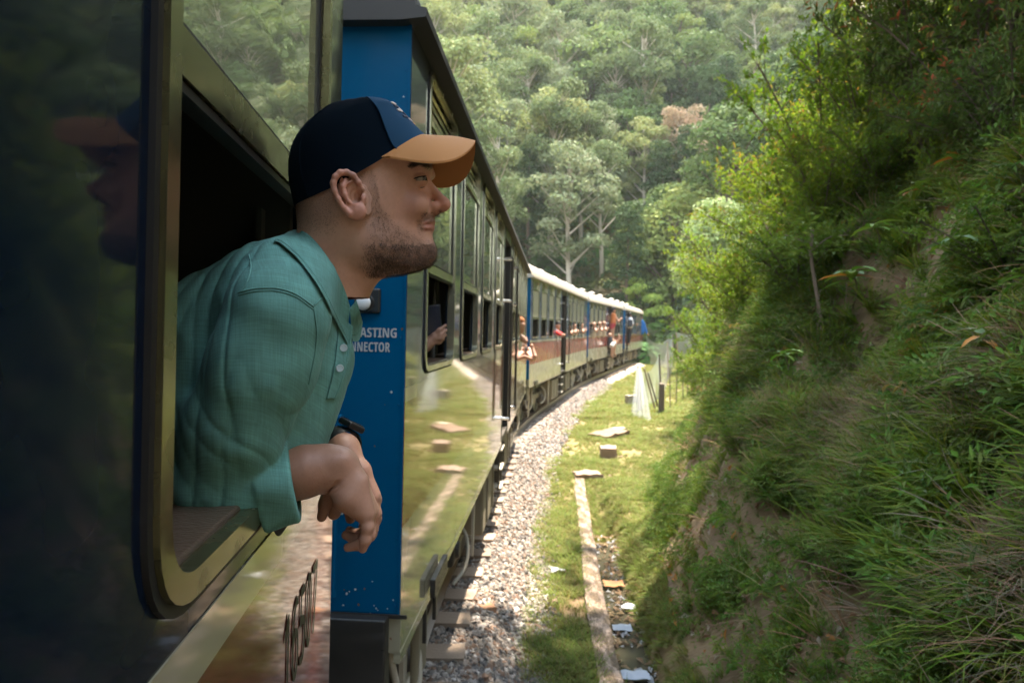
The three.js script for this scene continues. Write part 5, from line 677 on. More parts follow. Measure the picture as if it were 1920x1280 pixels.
  for (const [x, y] of [[637, 690], [644, 652]]) { const q = P(x, y, -on(x, y, 0)[0].z - 0.010), b = part('button', mergeAll([new THREE.CylinderGeometry(0.0052, 0.0056, 0.0018, 24), new THREE.TorusGeometry(0.0046, 0.0009, 8, 24).rotateX(Math.PI / 2).translate(0, 0.0008, 0)]), std(0.42, 0.52, 0.55, 0.3), shirt); b.position.copy(q.sub(MAN)); b.quaternion.setFromUnitVectors(UPV, V(0.25, 0.05, 1).normalize()); }
}
// cap
{
  const Ft = [[800, 258], [776, 234], [753, 211], [741, 199], [728, 193.5], [706, 193], [684, 194.5]], Bt = [[557, 391], [546, 335], [552, 285], [578, 245], [612, 216], [645, 200], [684, 194.5]], hw = [101, 102, 98, 88, 70, 42, 1];
  const cF = new THREE.CatmullRomCurve3(Ft.map(([x, y]) => V(x, y, 0))), cB = new THREE.CatmullRomCurve3(Bt.map(([x, y]) => V(x, y, 0))), cw = new THREE.CatmullRomCurve3(hw.map((h, i) => V(h, i, 0)));
  const capPt = (t, phi, off = 0) => { const f = cF.getPoint(t), b = cB.getPoint(t), h = Math.max(0, cw.getPoint(t).x) + off, c = Math.cos(phi), s = Math.sin(phi), e = 2 / 2.25, cc = Math.sign(c) * Math.pow(Math.abs(c), e), ss = Math.sign(s) * Math.pow(Math.abs(s), e), mx = (f.x + b.x) / 2, my = (f.y + b.y) / 2; return hp(mx + cc * ((f.x - b.x) / 2 + off), my + cc * (f.y - b.y) / 2 + 30 * ss * ss * Math.pow(1 - t, 1.4), ss * h); };
  const seamU = (t) => lerp(757, 682, Math.pow(t, 0.75));
  const phiS = (t) => { const f = cF.getPoint(t), b = cB.getPoint(t), k = clamp((seamU(t) - (f.x + b.x) / 2) / Math.max(1, (f.x - b.x) / 2), -0.98, 0.98); return Math.acos(Math.sign(k) * Math.pow(Math.abs(k), 2.25 / 2)); };
  const grid = (n, m, fn) => { const pos = [], uv = [], idx = []; for (let j = 0; j <= m; j++) for (let i = 0; i <= n; i++) { const [q, a, b] = fn(i / n, j / m); pos.push(q.x, q.y, q.z); uv.push(a, b); if (i && j) { const A = (j - 1) * (n + 1) + i - 1; idx.push(A, A + 1, A + n + 1, A + 1, A + n + 2, A + n + 1); } } return meshFrom(pos, idx, null, uv); };
  const meshTex = tex(256, (u, v) => { const a = Math.abs(Math.sin(u * 6.2832 * 32)), b = Math.abs(Math.sin(v * 6.2832 * 32)); return Math.pow(a, 0.6) * 0.75 + 0.25 * b; });
  const navyMesh = new THREE.MeshPhysicalMaterial({ color: lin(0.0025, 0.010, 0.021), roughness: 0.8, specularIntensity: 0.1, bumpMap: rep(meshTex, 3, 2), bumpScale: 0.0018, side: THREE.DoubleSide }), foam = new THREE.MeshPhysicalMaterial({ color: lin(0.014, 0.052, 0.105), roughness: 0.8, specularIntensity: 0.2, bumpMap: rep(linen, 3), bumpScale: 0.0004, side: THREE.DoubleSide }), orange = std(0.46, 0.20, 0.055, 0.75, 0, { bumpMap: rep(linen, 2), bumpScale: 0.0004, side: THREE.DoubleSide });
  const wob = (q, u, v) => q.add(V(0, 0.0022 * (vnoise(u * 9, v * 6, 4) - 0.5), 0.003 * (vnoise(u * 7, v * 5, 8) - 0.5)));
  const cap = part('cap', local(grid(90, 40, (i, j) => { const p0 = phiS(j), phi = lerp(p0, 2 * Math.PI - p0, i); return [wob(capPt(j, phi), i * 3, j), i * 4, j * 1.3]; })), navyMesh, man);
  part('front_panel', local(grid(40, 40, (i, j) => { const p0 = phiS(j) + 0.012; return [capPt(j, lerp(-p0, p0, i), 1.4), i, j]; })), foam, cap);
  part('sweat_band', local(grid(90, 4, (i, j) => [capPt(0.002 + 0.12 * j, i * 6.2832, -3), i * 6, j * 0.2])), std(0.012, 0.014, 0.02, 0.9, 0, { side: THREE.DoubleSide }), cap);
  for (const s of [1, -1]) { const pts = []; for (let k = 0; k <= 30; k++) pts.push(capPt(k / 31, s * (phiS(k / 31)), 1.9)); part('seam', local(tube(pts, 0.0011, 60, 5)), foam, cap); }
  part('button', local(new THREE.SphereGeometry(0.0075, 16, 8).scale(1, 0.5, 1).translate(...hp(640, 203).toArray())), navyMesh, cap);
  for (const ph of [2.2, 3.14159, -2.2]) { const pts = []; for (let k = 0; k <= 30; k++) pts.push(capPt(k / 32, ph, 0.8)); part('seam', local(tube(pts, 0.0012, 60, 5)), navyMesh, cap); }
  // emblem stitched on the front panel
  const cols = [[0.55, 0.24, 0.08], [0.6, 0.55, 0.5], [0.02, 0.03, 0.06], [0.6, 0.2, 0.1], [0.02, 0.03, 0.06], [0.55, 0.5, 0.45]];
  for (let k = 0; k < 14; k++) { const t = 0.18 + 0.026 * k, ph = 0.10 + 0.16 * ((k * 7) % 3 - 1), q = capPt(t, ph, 1.9), du = capPt(t + 0.01, ph, 1.9).sub(q).normalize(), dv = capPt(t, ph + 0.02, 1.9).sub(q).normalize(), nn = dv.clone().cross(du).normalize(), m = new THREE.Matrix4().makeBasis(du, nn, dv.clone()), b = part('emblem_stitch', local(box(0.0045, 0.0022, 0.017, 0, 0, 0, 0.001).applyMatrix4(m).translate(q.x, q.y, q.z)), std(...cols[k % 6], 0.7), cap); }
  // brim
  const edge = [[891, 265, 0], [887, 273, 0.022], [877, 284, 0.045], [860, 295, 0.064], [838, 302, 0.076], [812, 304.5, 0.082], [780, 302, 0.083], [752, 298, 0.081], [730, 294.5, 0.079]].map(([x, y, w]) => P(x, y, D0 - w)), cE = new THREE.CatmullRomCurve3(edge);
  const brimPt = (s, t, lift) => { const a = Math.abs(s), o = cE.getPoint(a), phi = a * 1.16, i = capPt(0.004, phi, 0.5), q = i.lerp(o, t); q.z = s < 0 ? -2 * D0 - q.z : q.z; q.y += lift + 0.004 * Math.sin(Math.PI * t) * (1 - a); return q; };
  const top = grid(80, 16, (i, j) => [brimPt(i * 2 - 1, j, 0.0016), i * 2, j]), bot = grid(80, 16, (i, j) => [brimPt(i * 2 - 1, 1 - j, -0.0016), i * 2, j]), rim = grid(80, 4, (i, j) => { const q = brimPt(i * 2 - 1, 1, lerp(-0.0016, 0.0016, j)); return [q, i * 2, j]; });
  const brim = part('brim', local(mergeAll([top, bot, rim])), orange, cap);
}
// watch on the far wrist
{
  const c = P(638, 836, 1.115), ax = V(0.62, -0.16, 0.62).normalize(), w = new THREE.Group(); w.name = 'watch'; w.position.copy(c).sub(MAN); w.quaternion.setFromUnitVectors(V(0, 0, 1), ax); man.add(w);
  const pos = [], idx = [], n = 48; for (let i = 0; i <= n; i++) { const a = i / n * 6.2832; for (const [r, z] of [[0.0300, -0.0135], [0.0325, -0.013], [0.033, 0], [0.0325, 0.013], [0.0300, 0.0135]]) pos.push(Math.cos(a) * r, Math.sin(a) * r * 0.94, z); if (i) for (let k = 0; k < 4; k++) { const A = (i - 1) * 5 + k; idx.push(A, A + 5, A + 1, A + 1, A + 5, A + 6); } }
  const rub = std(0.004, 0.010, 0.013, 0.5, 0, { side: THREE.DoubleSide }); part('strap', meshFrom(pos, idx), rub, w);
  const cs = part('watch_case', box(0.034, 0.011, 0.036, 0, 0.0375, 0, 0.004), std(0.012, 0.013, 0.015, 0.3), w); part('watch_glass', box(0.026, 0.002, 0.028, 0, 0.0435, 0, 0.001), new THREE.MeshPhysicalMaterial({ color: lin(0.004, 0.004, 0.006), roughness: 0.05, clearcoat: 1 }), cs); cs.rotation.z = -0.55; part('crown_knob', rod(V(0.016, 0.0375, 0), V(0.020, 0.0375, 0), 0.0025), std(0.3, 0.3, 0.3, 0.3, 1), cs);
}
// ---------- other passengers ----------
const skinTone = (k) => std(0.42 * k, 0.23 * k, 0.15 * k, 0.6);
function passenger({ label, base, parts, skin = 1, cell = 0.02, blend = 0.03 }) {   // parts.body and clothes are lists of chains of [point, radius]
  const g = thing('person', label, 'person', base, 0, undefined);
  for (const [name, chains, mat] of parts) {
    const fs = chains.map((c) => chain(c.length > 1 ? c : [c[0], [c[0][0].clone().add(V(0, 0.001, 0)), c[0][1]]], 0.02)), all = chains.flat();
    const lo = V(9e9, 9e9, 9e9), hi = V(-9e9, -9e9, -9e9); for (const [q, r] of all) { lo.min(q.clone().subScalar(r + cell * 2)); hi.max(q.clone().addScalar(r + cell * 2)); }
    const f = (p) => { let d = fs[0](p); for (let i = 1; i < fs.length; i++) d = smin(d, fs[i](p), blend); return d; };
    part(name, surfaceNet(f, lo, hi, cell, 2.5).translate(-base.x, -base.y, -base.z), mat ?? skinTone(skin), g);
  }
  return g;
}
const head = (px, py, d, r = 0.095) => [[P(px, py, d), r], [P(px, py, d).add(V(0.01, -0.07, 0)), r * 0.75]];
{
  // hand with a phone in the first window of the blue-ended carriage
  const w = (x, y, d = 3.78) => P(x, y, d);
  passenger({ label: 'passenger holding a phone out of the first window of the second carriage', base: w(770, 800, 4.1).setY(1.35), cell: 0.006, blend: 0.008, skin: 0.75, parts: [['body', [
    [[w(765, 690, 4.0), 0.05], [w(770, 668, 3.9), 0.042], [w(798, 648), 0.031], [w(806, 642), 0.030]], [[w(804, 640), 0.026], [w(815, 632), 0.026]], [[w(813, 627, 3.77), 0.012], [w(824, 619, 3.77), 0.0105], [w(835, 610, 3.79), 0.009]], [[w(815, 632, 3.77), 0.012], [w(826, 627, 3.77), 0.0105], [w(836, 619, 3.79), 0.009]], [[w(814, 638, 3.77), 0.012], [w(826, 634, 3.77), 0.0105], [w(835, 628, 3.79), 0.009]], [[w(811, 644, 3.77), 0.011], [w(823, 641, 3.78), 0.0095], [w(831, 636, 3.79), 0.008]],
    [[w(765, 690, 4.0), 0.05], [w(752, 720, 4.1), 0.06], [w(742, 650, 4.15), 0.07]], [[w(742, 640, 4.15), 0.10], [w(740, 720, 4.2), 0.13], [w(738, 800, 4.2), 0.14]], [[w(745, 590, 4.15), 0.06], [w(748, 555, 4.15), 0.095]]]], ['shirt', [[[w(742, 642, 4.15), 0.125], [w(740, 720, 4.2), 0.15], [w(738, 800, 4.2), 0.16]]], std(0.09, 0.08, 0.07, 0.9)]] });
  const ph = thing('phone', 'dark phone held up by a hand in the second carriage window', 'phone', w(813, 605, 3.82)); ph.rotation.set(0.1, 0.12, 0.06);
  part('phone_case', box(0.088, 0.20, 0.011, 0, 0, 0, 0.005), std(0.012, 0.014, 0.018, 0.4), ph); part('screen', box(0.078, 0.186, 0.002, 0, 0, 0.0062, 0.0008), new THREE.MeshPhysicalMaterial({ color: lin(0.004, 0.012, 0.03), roughness: 0.12, specularIntensity: 0.35 }), ph); part('camera_lens', rod(V(-0.025, 0.075, -0.0055), V(-0.025, 0.075, -0.009), 0.01, 0.01, 16), std(0.02, 0.02, 0.02, 0.1), ph);
  const cloth2 = (r, g, b) => std(r, g, b, 0.9);
  passenger({ label: 'passenger with ginger hair leaning from the far part of the second carriage', base: P(968, 640, 12.7).setY(1.3), cell: 0.014, parts: [
    ['body', [head(975.5, 610, 12.6), [[P(974, 622, 12.7), 0.05], [P(970, 632, 12.8), 0.09], [P(965, 650, 12.9), 0.12]], [[P(972, 628, 12.6), 0.05], [P(980, 636, 12.5), 0.042], [P(986, 640, 12.5), 0.036], [P(981, 632, 12.5), 0.032]]]], ['shirt', [[[P(970, 631, 12.75), 0.10], [P(965, 650, 12.9), 0.135]]], cloth2(0.6, 0.58, 0.55)], ['hair', [[[P(974.5, 603, 12.62), 0.098], [P(972.5, 608, 12.7), 0.09]]], cloth2(0.30, 0.10, 0.025)]] });
  passenger({ label: 'passenger resting bare bent arms outside between second and third carriage', base: P(990, 690, 15.4).setY(1.3), cell: 0.016, parts: [
    ['body', [[[P(992, 655, 15.4), 0.05], [P(1002, 672, 15.2), 0.046], [P(1003, 668, 15.0), 0.045], [P(998, 652, 15.1), 0.036], [P(997, 648, 15.1), 0.04]], [[P(990, 662, 15.3), 0.045], [P(998, 674, 15.0), 0.042], [P(983, 668, 14.9), 0.035]], [[P(981, 650, 15.6), 0.09], [P(976, 668, 15.7), 0.10]], head(981, 636, 15.6)]], ['shirt', [[[P(980, 653, 15.6), 0.105], [P(975, 668, 15.7), 0.115]]], cloth2(0.12, 0.12, 0.13)]] });
  passenger({ label: 'passenger in white and red leaning from a window of the third carriage', base: P(1038, 650, 21.8).setY(1.4), cell: 0.022, parts: [
    ['body', [head(1045, 611, 21.6, 0.10), [[P(1043, 618, 21.6), 0.06], [P(1038, 640, 21.9), 0.14]], [[P(1046, 624, 21.4), 0.06], [P(1052, 629, 21.2), 0.05], [P(1058, 628, 21.1), 0.042]]]], ['shirt', [[[P(1041, 621, 21.6), 0.12], [P(1037, 645, 21.9), 0.16]]], cloth2(0.65, 0.63, 0.62)], ['sleeve', [[[P(1046, 624, 21.4), 0.075], [P(1053, 628, 21.2), 0.07]]], cloth2(0.55, 0.03, 0.03)], ['hair', [[[P(1045, 607, 21.62), 0.105], [P(1044, 610, 21.7), 0.10]]], cloth2(0.015, 0.012, 0.01)]] });
  const ht = 38.2;
  passenger({ label: 'passenger in orange top hanging out of the fourth carriage door, arm stretched', base: P(1146, 640, ht).setY(1.2), cell: 0.028, parts: [
    ['body', [head(1151, 582, ht, 0.12), [[P(1150, 590, ht), 0.08], [P(1149, 606, ht), 0.16], [P(1147, 622, ht), 0.15]], [[P(1154, 594, ht), 0.07], [P(1160, 603, ht), 0.06], [P(1165, 597, ht), 0.055]], [[P(1147, 594, ht), 0.07], [P(1142, 600, ht), 0.06], [P(1141, 592, ht), 0.05]], [[P(1148, 622, ht), 0.10], [P(1149, 640, ht), 0.075], [P(1147, 656, ht), 0.06]]]], ['shirt', [[[P(1150, 591, ht), 0.15], [P(1149, 604, ht), 0.19]]], cloth2(0.50, 0.16, 0.05)], ['shorts', [[[P(1149, 606, ht), 0.18], [P(1147, 614, ht), 0.17]]], cloth2(0.42, 0.05, 0.06)], ['hair', [[[P(1151, 578.5, ht), 0.125], [P(1150, 581, ht), 0.12]]], cloth2(0.02, 0.016, 0.012)]] });
  const h2 = 37.2;
  passenger({ label: 'passenger sitting low in the fourth carriage doorway with legs hanging out', base: P(1147, 668, h2).setY(0.7), cell: 0.026, parts: [
    ['body', [head(1144, 628, h2, 0.11), [[P(1144, 634, h2), 0.08], [P(1144, 646, h2), 0.15]], [[P(1147, 646, h2), 0.10], [P(1153, 644, h2 - 0.2), 0.085], [P(1151, 662, h2 - 0.2), 0.06], [P(1154, 666, h2 - 0.2), 0.05]], [[P(1146, 648, h2), 0.10], [P(1149, 648, h2 - 0.4), 0.085], [P(1147, 666, h2 - 0.4), 0.06], [P(1150, 669, h2 - 0.4), 0.05]], [[P(1147, 636, h2), 0.06], [P(1157, 641, h2), 0.055], [P(1162, 634, h2), 0.05], [P(1161, 628, h2), 0.05]]]], ['shirt', [[[P(1144, 635, h2), 0.14], [P(1144, 645, h2), 0.175]]], cloth2(0.04, 0.045, 0.05)], ['shorts', [[[P(1146, 646, h2), 0.125], [P(1152, 644, h2 - 0.2), 0.11]], [[P(1146, 648, h2), 0.125], [P(1148.5, 648, h2 - 0.4), 0.11]]], cloth2(0.6, 0.57, 0.52)]] });
  const h3 = 46.6;
  passenger({ label: 'passenger in white shirt and dark trousers with a backpack hanging from the last carriage door', base: P(1181, 645, h3).setY(1.2), cell: 0.03, parts: [
    ['body', [head(1181, 592, h3, 0.13), [[P(1181, 598, h3), 0.09], [P(1181, 616, h3), 0.17]], [[P(1181, 616, h3), 0.12], [P(1180, 630, h3), 0.09], [P(1179, 644, h3), 0.07]], [[P(1184, 600, h3), 0.07], [P(1187, 608, h3), 0.06], [P(1184, 614, h3), 0.05]], [[P(1178, 600, h3), 0.07], [P(1173, 603, h3), 0.06], [P(1170, 598, h3), 0.05]]]], ['shirt', [[[P(1181, 599, h3), 0.19], [P(1181, 611, h3), 0.20]], [[P(1184, 600, h3), 0.10], [P(1186, 606, h3), 0.09]], [[P(1178, 600, h3), 0.10], [P(1174, 602, h3), 0.09]]], cloth2(0.7, 0.7, 0.74)], ['trousers', [[[P(1181, 616, h3), 0.17], [P(1180, 630, h3), 0.12], [P(1179, 642, h3), 0.09]]], cloth2(0.02, 0.022, 0.03)], ['hair', [[[P(1181, 589, h3), 0.135], [P(1180, 592, h3), 0.13]]], cloth2(0.015, 0.012, 0.012)]] });
  const bp = thing('backpack', 'dark backpack worn on the back of the white shirted passenger', 'backpack', P(1181.5, 606, h3 - 0.22)); part('bag_body', [box(0.32, 0.46, 0.16, 0, 0, 0, 0.06), box(0.24, 0.2, 0.06, 0, -0.08, 0.1, 0.025)], cloth2(0.06, 0.06, 0.075), bp); part('strap', [tube([V(-0.1, 0.2, -0.05), V(-0.12, 0.28, -0.15), V(-0.1, 0.1, -0.3)], 0.02), tube([V(0.1, 0.2, -0.05), V(0.12, 0.28, -0.15), V(0.1, 0.1, -0.3)], 0.02)], cloth2(0.03, 0.03, 0.035), bp);
  const h4 = 56.5;
  passenger({ label: 'passenger in blue leaning far out at the end of the train', base: P(1203, 640, h4).setY(1.2), cell: 0.032, parts: [
    ['body', [head(1202.5, 597, h4, 0.13), [[P(1203, 602, h4), 0.09], [P(1204, 618, h4), 0.17]], [[P(1207, 606, h4), 0.08], [P(1212, 620, h4), 0.06], [P(1216, 628, h4), 0.055]]]], ['shirt', [[[P(1203, 603, h4), 0.19], [P(1204, 622, h4), 0.22]], [[P(1207, 606, h4), 0.11], [P(1213, 624, h4), 0.09]]], cloth2(0.01, 0.13, 0.42)], ['hair', [[[P(1202, 594, h4), 0.135], [P(1201, 597, h4), 0.13]]], cloth2(0.10, 0.03, 0.02)]] });
  // arms along the windows of the third and fourth carriages
  for (const [x, y, d, label] of [[1069, 617, 25.1, 'passenger just behind the third carriage door, head out of the window'], [1091, 614, 28.6, 'passenger at the last window of the third carriage'], [1115, 612, 32.3, 'passenger at the first window of the fourth carriage'], [1134, 610, 35.4, 'passenger at the window just before the fourth carriage door'], [1189, 602, 52.8, 'passenger at a window of the last carriage'], [1077, 615, 26.2, 'pale forearm of a passenger out of a rear window of the third carriage'], [1126, 611, 33.9, 'passenger looking out of a middle window of the fourth carriage']]) passenger({ label, base: P(x - 3, y + 20, d).setY(1.4), cell: 0.024, parts: [['body', [head(x - 1, y - 4, d, 0.10), [[P(x, y + 1, d), 0.07], [P(x - 3, y + 14, d + 0.2), 0.14]], [[P(x, y + 4, d), 0.06], [P(x + 4, y + 9, d - 0.3), 0.055], [P(x + 7, y + 5, d - 0.3), 0.045]]]], ['shirt', [[[P(x - 1, y + 5, d + 0.1), 0.13], [P(x - 3, y + 16, d + 0.2), 0.16]]], cloth2(0.5, 0.42, 0.36)]] });
}
// ---------- things beside the track and single plants of the bank ----------
{
  const gp = (px, d, dy = 0) => { const x = (px - 960) / FL * d; return V(x, groundH(x, d) + dy, -d); };
  const woodDark = std(0.11, 0.085, 0.06, 0.9, 0, { bumpMap: rep(grain, 3, 1), bumpScale: 0.01 }), woodPale = std(0.30, 0.24, 0.17, 0.9, 0, { bumpMap: rep(grain, 3, 1), bumpScale: 0.01 });
  // net fence
  const f = thing('net_fence', 'white and green netting draped on leaning wooden posts beside the field', 'fence', gp(1230, 27));
  const o = f.position, L = (v) => v.clone().sub(o);
  const posts = [[1200, 24, 686, 1196], [1239, 28.5, 664, 1236], [1253, 37, 640, 1252], [1263, 47, 625, 1262], [1273, 50, 622, 1268], [1335, 56, 612, 1333]];
  const tops = posts.map(([px, d, py, tx]) => P(tx, py, d)), bases = posts.map(([px, d]) => gp(px, d, -0.1));
  posts.forEach((p, i) => part('fence_post', rod(L(bases[i]), L(tops[i]), 0.06 - 0.006 * i * 0.5, 0.045, 8), i % 2 ? woodDark : woodPale, f));
  part('fence_post', rod(L(gp(1231, 24.5, -0.1)), L(P(1208, 690, 24.3)), 0.04, 0.03, 7), woodPale, f); part('fence_post', rod(L(gp(1236, 25.4, -0.1)), L(P(1215, 698, 25)), 0.035, 0.025, 7), woodDark, f);
  const stump = thing('fence_stump', 'thick dark wooden post stump at the near end of the netting', 'post', gp(1240, 23.6)); part('stump', (() => { const g = rod(V(0, -0.1, 0), V(0.02, 1.02, 0), 0.11, 0.095, 12); return g; })(), woodDark, stump); part('stump_top', rod(V(0.02, 1.02, 0), V(0.03, 1.06, 0), 0.09, 0.05, 10), woodPale, stump);
  const netTex = tex(128, (u, v) => { const a = Math.min(Math.abs((u * 16 % 1) - 0.5), Math.abs((v * 16 % 1) - 0.5)); return 1; });
  const netMat = new THREE.MeshPhysicalMaterial({ color: lin(0.62, 0.68, 0.62), roughness: 0.9, transparent: true, opacity: 0.42, side: THREE.DoubleSide }), netPale = netMat.clone(); netPale.opacity = 0.34; netPale.color = lin(0.5, 0.52, 0.49);
  const sheet = (A, B, sag, drop, mat, n = 24, m = 10, seed = 1) => { const pos = [], idx = []; for (let i = 0; i <= n; i++) { const t = i / n, a = A[0].clone().lerp(B[0], t), b = A[1].clone().lerp(B[1], t); a.y -= sag * 4 * t * (1 - t); b.y -= drop * t * (1 - t); for (let k = 0; k <= m; k++) { const s = k / m, q = a.clone().lerp(b, s); q.x += 0.05 * Math.sin(t * 26 + seed) * s; q.z += 0.07 * Math.cos(t * 26 + seed) * s; q.x += 0.09 * (vnoise(t * 9, s * 2, seed) - 0.5) * (0.3 + s); q.z += 0.12 * (vnoise(t * 11, s * 2, seed + 7) - 0.5) * (0.3 + s); q.sub(o); pos.push(q.x, q.y, q.z); if (i && k) { const x = (i - 1) * (m + 1) + k - 1; idx.push(x, x + m + 1, x + 1, x + 1, x + m + 1, x + m + 2); } } } return part('net', meshFrom(pos, idx), mat, f); };
  const low = bases.map((b) => b.clone().add(V(0, 0.15, 0)));
  sheet([tops[0], gp(1190, 23.4)], [tops[1], low[1]], 0.45, 0.1, netMat, 24, 10, 2); sheet([tops[1], low[1]], [tops[2], low[2]], 0.6, 0.1, netPale, 24, 10, 3); sheet([tops[2], low[2]], [tops[3], low[3]], 0.6, 0.1, netPale, 20, 8, 4); sheet([P(1212, 628, 58), gp(1212, 58)], [tops[3], low[3]], 0.7, 0.1, netMat, 24, 8, 5); sheet([tops[4], low[4]], [tops[5], low[5]], 0.4, 0.1, netMat, 24, 8, 6);
  sheet([tops[0].clone().add(V(-0.05, 0, 0.02)), gp(1184, 22.6)], [tops[0].clone().add(V(0.12, -0.05, 0)), gp(1222, 21.6)], 0.0, 0, netPale, 12, 12, 8);
  // thin stakes of the second fence
  const w = thing('wire_fence', 'row of thin dark stakes in the grass right of the netting', 'fence', gp(1275, 28));
  [[1257, 25.2, 688], [1268, 26.2, 690], [1281, 27.6, 684], [1289, 29, 682], [1308, 33, 662]].forEach(([px, d, py], i) => part('stake', rod(gp(px, d, -0.1).sub(w.position), P(px + (i % 2 ? 2 : -1), py, d).sub(w.position), 0.022, 0.016, 6), woodDark, w));
  for (const y of [0.5, 0.95]) part('wire', tube([[1257, 25.2], [1268, 26.2], [1281, 27.6], [1289, 29], [1308, 33]].map(([px, d]) => gp(px, d, y).sub(w.position)), 0.004, 30, 4), std(0.2, 0.19, 0.18, 0.5, 0.8), w);
  // leaning pole and stick by the bank
  const pole = thing('leaning_pole', 'grey bare pole leaning out of the bank edge above the field', 'pole', gp(1346, 21)); part('pole', rod(V(0, -0.1, 0), P(1324, 692, 20.5).sub(pole.position), 0.035, 0.022, 7), woodPale, pole); part('branch', rod(P(1328, 700, 20.6).sub(pole.position), P(1336, 655, 20.8).sub(pole.position), 0.014, 0.006, 6), woodDark, pole);
  // blocks in the grass
  const rough = (w, h, d, s, amp = 0.02) => { const g = new THREE.BoxGeometry(w, h, d, 8, 5, 8), p = g.attributes.position; for (let i = 0; i < p.count; i++) { const x = p.getX(i), y = p.getY(i), z = p.getZ(i); p.setXYZ(i, x + amp * (vnoise(x * 9 + s, y * 9, z * 9) - 0.5), y + amp * (vnoise(x * 9, y * 9 + s, z * 9) - 0.5), z + amp * (vnoise(x * 9, y * 9, z * 9 + s) - 0.5)); } g.computeVertexNormals(); return g; };
  const stone = std(0.34, 0.24, 0.18, 0.95, 0, { bumpMap: rep(grain, 4), bumpScale: 0.01 }), brown = std(0.24, 0.16, 0.11, 0.95, 0, { bumpMap: rep(grain, 4), bumpScale: 0.012 });
  const blk = (name, label, cat, px, d, w, h, dd, turn, mat, s, tilt = 0) => { const g = thing(name, label, cat, gp(px, d), turn); const m = part('block', rough(w, h, dd, s, 0.05), mat, g); m.position.y = h / 2 - 0.09; m.rotation.z = tilt; for (let k = 0; k < 4; k++) part('rubble', rough(0.06 + 0.03 * (k % 3), 0.05, 0.07, k, 0.04).translate(w * 0.5 + 0.08 * k, 0.0, dd * (0.5 - 0.25 * k)), mat, g); return g; };
  blk('stone_block', 'square brown stone block standing alone in the sunlit grass', 'block', 1141, 15.6, 0.36, 0.32, 0.5, -0.1, stone, 1); blk('stone_slab', 'long weathered slab lying behind the square block', 'slab', 1142, 18.6, 0.95, 0.22, 0.7, 0.7, brown, 2, 0.06); blk('stone_block', 'small grey marker block beside the ballast near the netting', 'block', 1186, 26, 0.45, 0.5, 0.35, 0.2, std(0.3, 0.26, 0.2, 0.95), 4); blk('pale_stone', 'bright pale stone on top of the long slab', 'stone', 1160, 19.4, 0.42, 0.2, 0.3, 0.4, std(0.6, 0.5, 0.36, 0.9), 5);
  blk('stone_block', 'broken stone lying at the far end of the drain wall', 'block', 1102, 13.4, 0.5, 0.2, 0.42, 0.15, stone, 6);
  { const g = thing('stone', 'reddish stone between the sleepers and the ballast edge', 'stone', gp(912, 6.5), 0.5); part('stone', rough(0.13, 0.08, 0.11, 8, 0.05), std(0.34, 0.18, 0.10, 0.95), g); }
  const paper = (px, d, label, c, s, y) => { const at = gp(px, d, 0.03); if (y) at.y = y; const g = thing('litter', label, 'litter', at), q = new THREE.PlaneGeometry(s, s * 0.7, 8, 6).rotateX(-Math.PI / 2), p = q.attributes.position; for (let i = 0; i < p.count; i++) p.setY(i, 0.05 * vnoise(p.getX(i) * 14, p.getZ(i) * 14, px)); q.computeVertexNormals(); part('crumpled_sheet', q, std(...c.map((v) => v * 0.55), 0.7, 0, { side: THREE.DoubleSide }), g); };
  paper(1046, 8.1, 'small white crumpled litter in the grass beside the ballast', [0.75, 0.77, 0.78], 0.16); paper(1150, 8.3, 'orange brown wet litter in the drain', [0.55, 0.22, 0.06], 0.24, -0.5); paper(1178, 7.6, 'small white torn plastic beside the orange litter in the drain', [0.7, 0.74, 0.8], 0.16, -0.5); paper(1204, 5.6, 'large pale plastic scrap at the near end of the drain', [0.55, 0.62, 0.72], 0.3, -0.5); paper(1190, 6.1, 'pale bluish torn plastic lying in the drain water', [0.55, 0.62, 0.72], 0.26, -0.5); paper(1166, 7.1, 'pale bluish plastic scrap further along the drain', [0.6, 0.66, 0.74], 0.2, -0.5);
  // sapling, large-leaved plant, root and creepers
  const on = (px, py, d0 = 2, d1 = 30) => { for (let d = d0; d < d1; d += 0.02) { const q = P(px, py, d); if (q.y < groundH(q.x, d)) return q; } return P(px, py, d1); };
  const bark = std(0.20, 0.15, 0.11, 0.9, 0, { bumpMap: rep(grain, 3), bumpScale: 0.006 });
  const b0 = on(1544, 650), dS = -b0.z, sap = thing('sapling', 'thin bare-stemmed sapling standing in front of the dark hollow', 'tree', b0), ls = (px, py, dd = 0) => P(px, py, dS + dd).sub(b0);
  part('trunk', [tube([V(0, -0.15, 0), ls(1540, 600), ls(1530, 540), ls(1521, 470), ls(1524, 430)], 0.02, 30, 7), tube([ls(1521, 475), ls(1500, 450), ls(1470, 440)], 0.008, 12, 5), tube([ls(1522, 470), ls(1555, 445), ls(1590, 440, -0.2)], 0.008, 12, 5)], bark, sap);
  { const r = R3(5), Lf = new Leaves(); for (let k = 0; k < 260; k++) { const a = 6.28 * r(), u = r(), q = ls(lerp(1450, 1605, u), 446 + 90 * (r() - 0.5) * Math.sin(Math.PI * u) + 14 * Math.sin(u * 9), (r() - 0.5) * 0.9); Lf.leaf(q, V(Math.cos(a), -0.15 + 0.3 * r(), Math.sin(a)).normalize(), V(0.2 * (r() - 0.5), 1, 0.2 * (r() - 0.5)).normalize(), 0.10 + 0.05 * r(), 0.036, mix3([0.10, 0.18, 0.02], [0.17, 0.23, 0.035], r()), 0.3, 0.25); } part('foliage', Lf.geo(), LEAF, sap); }
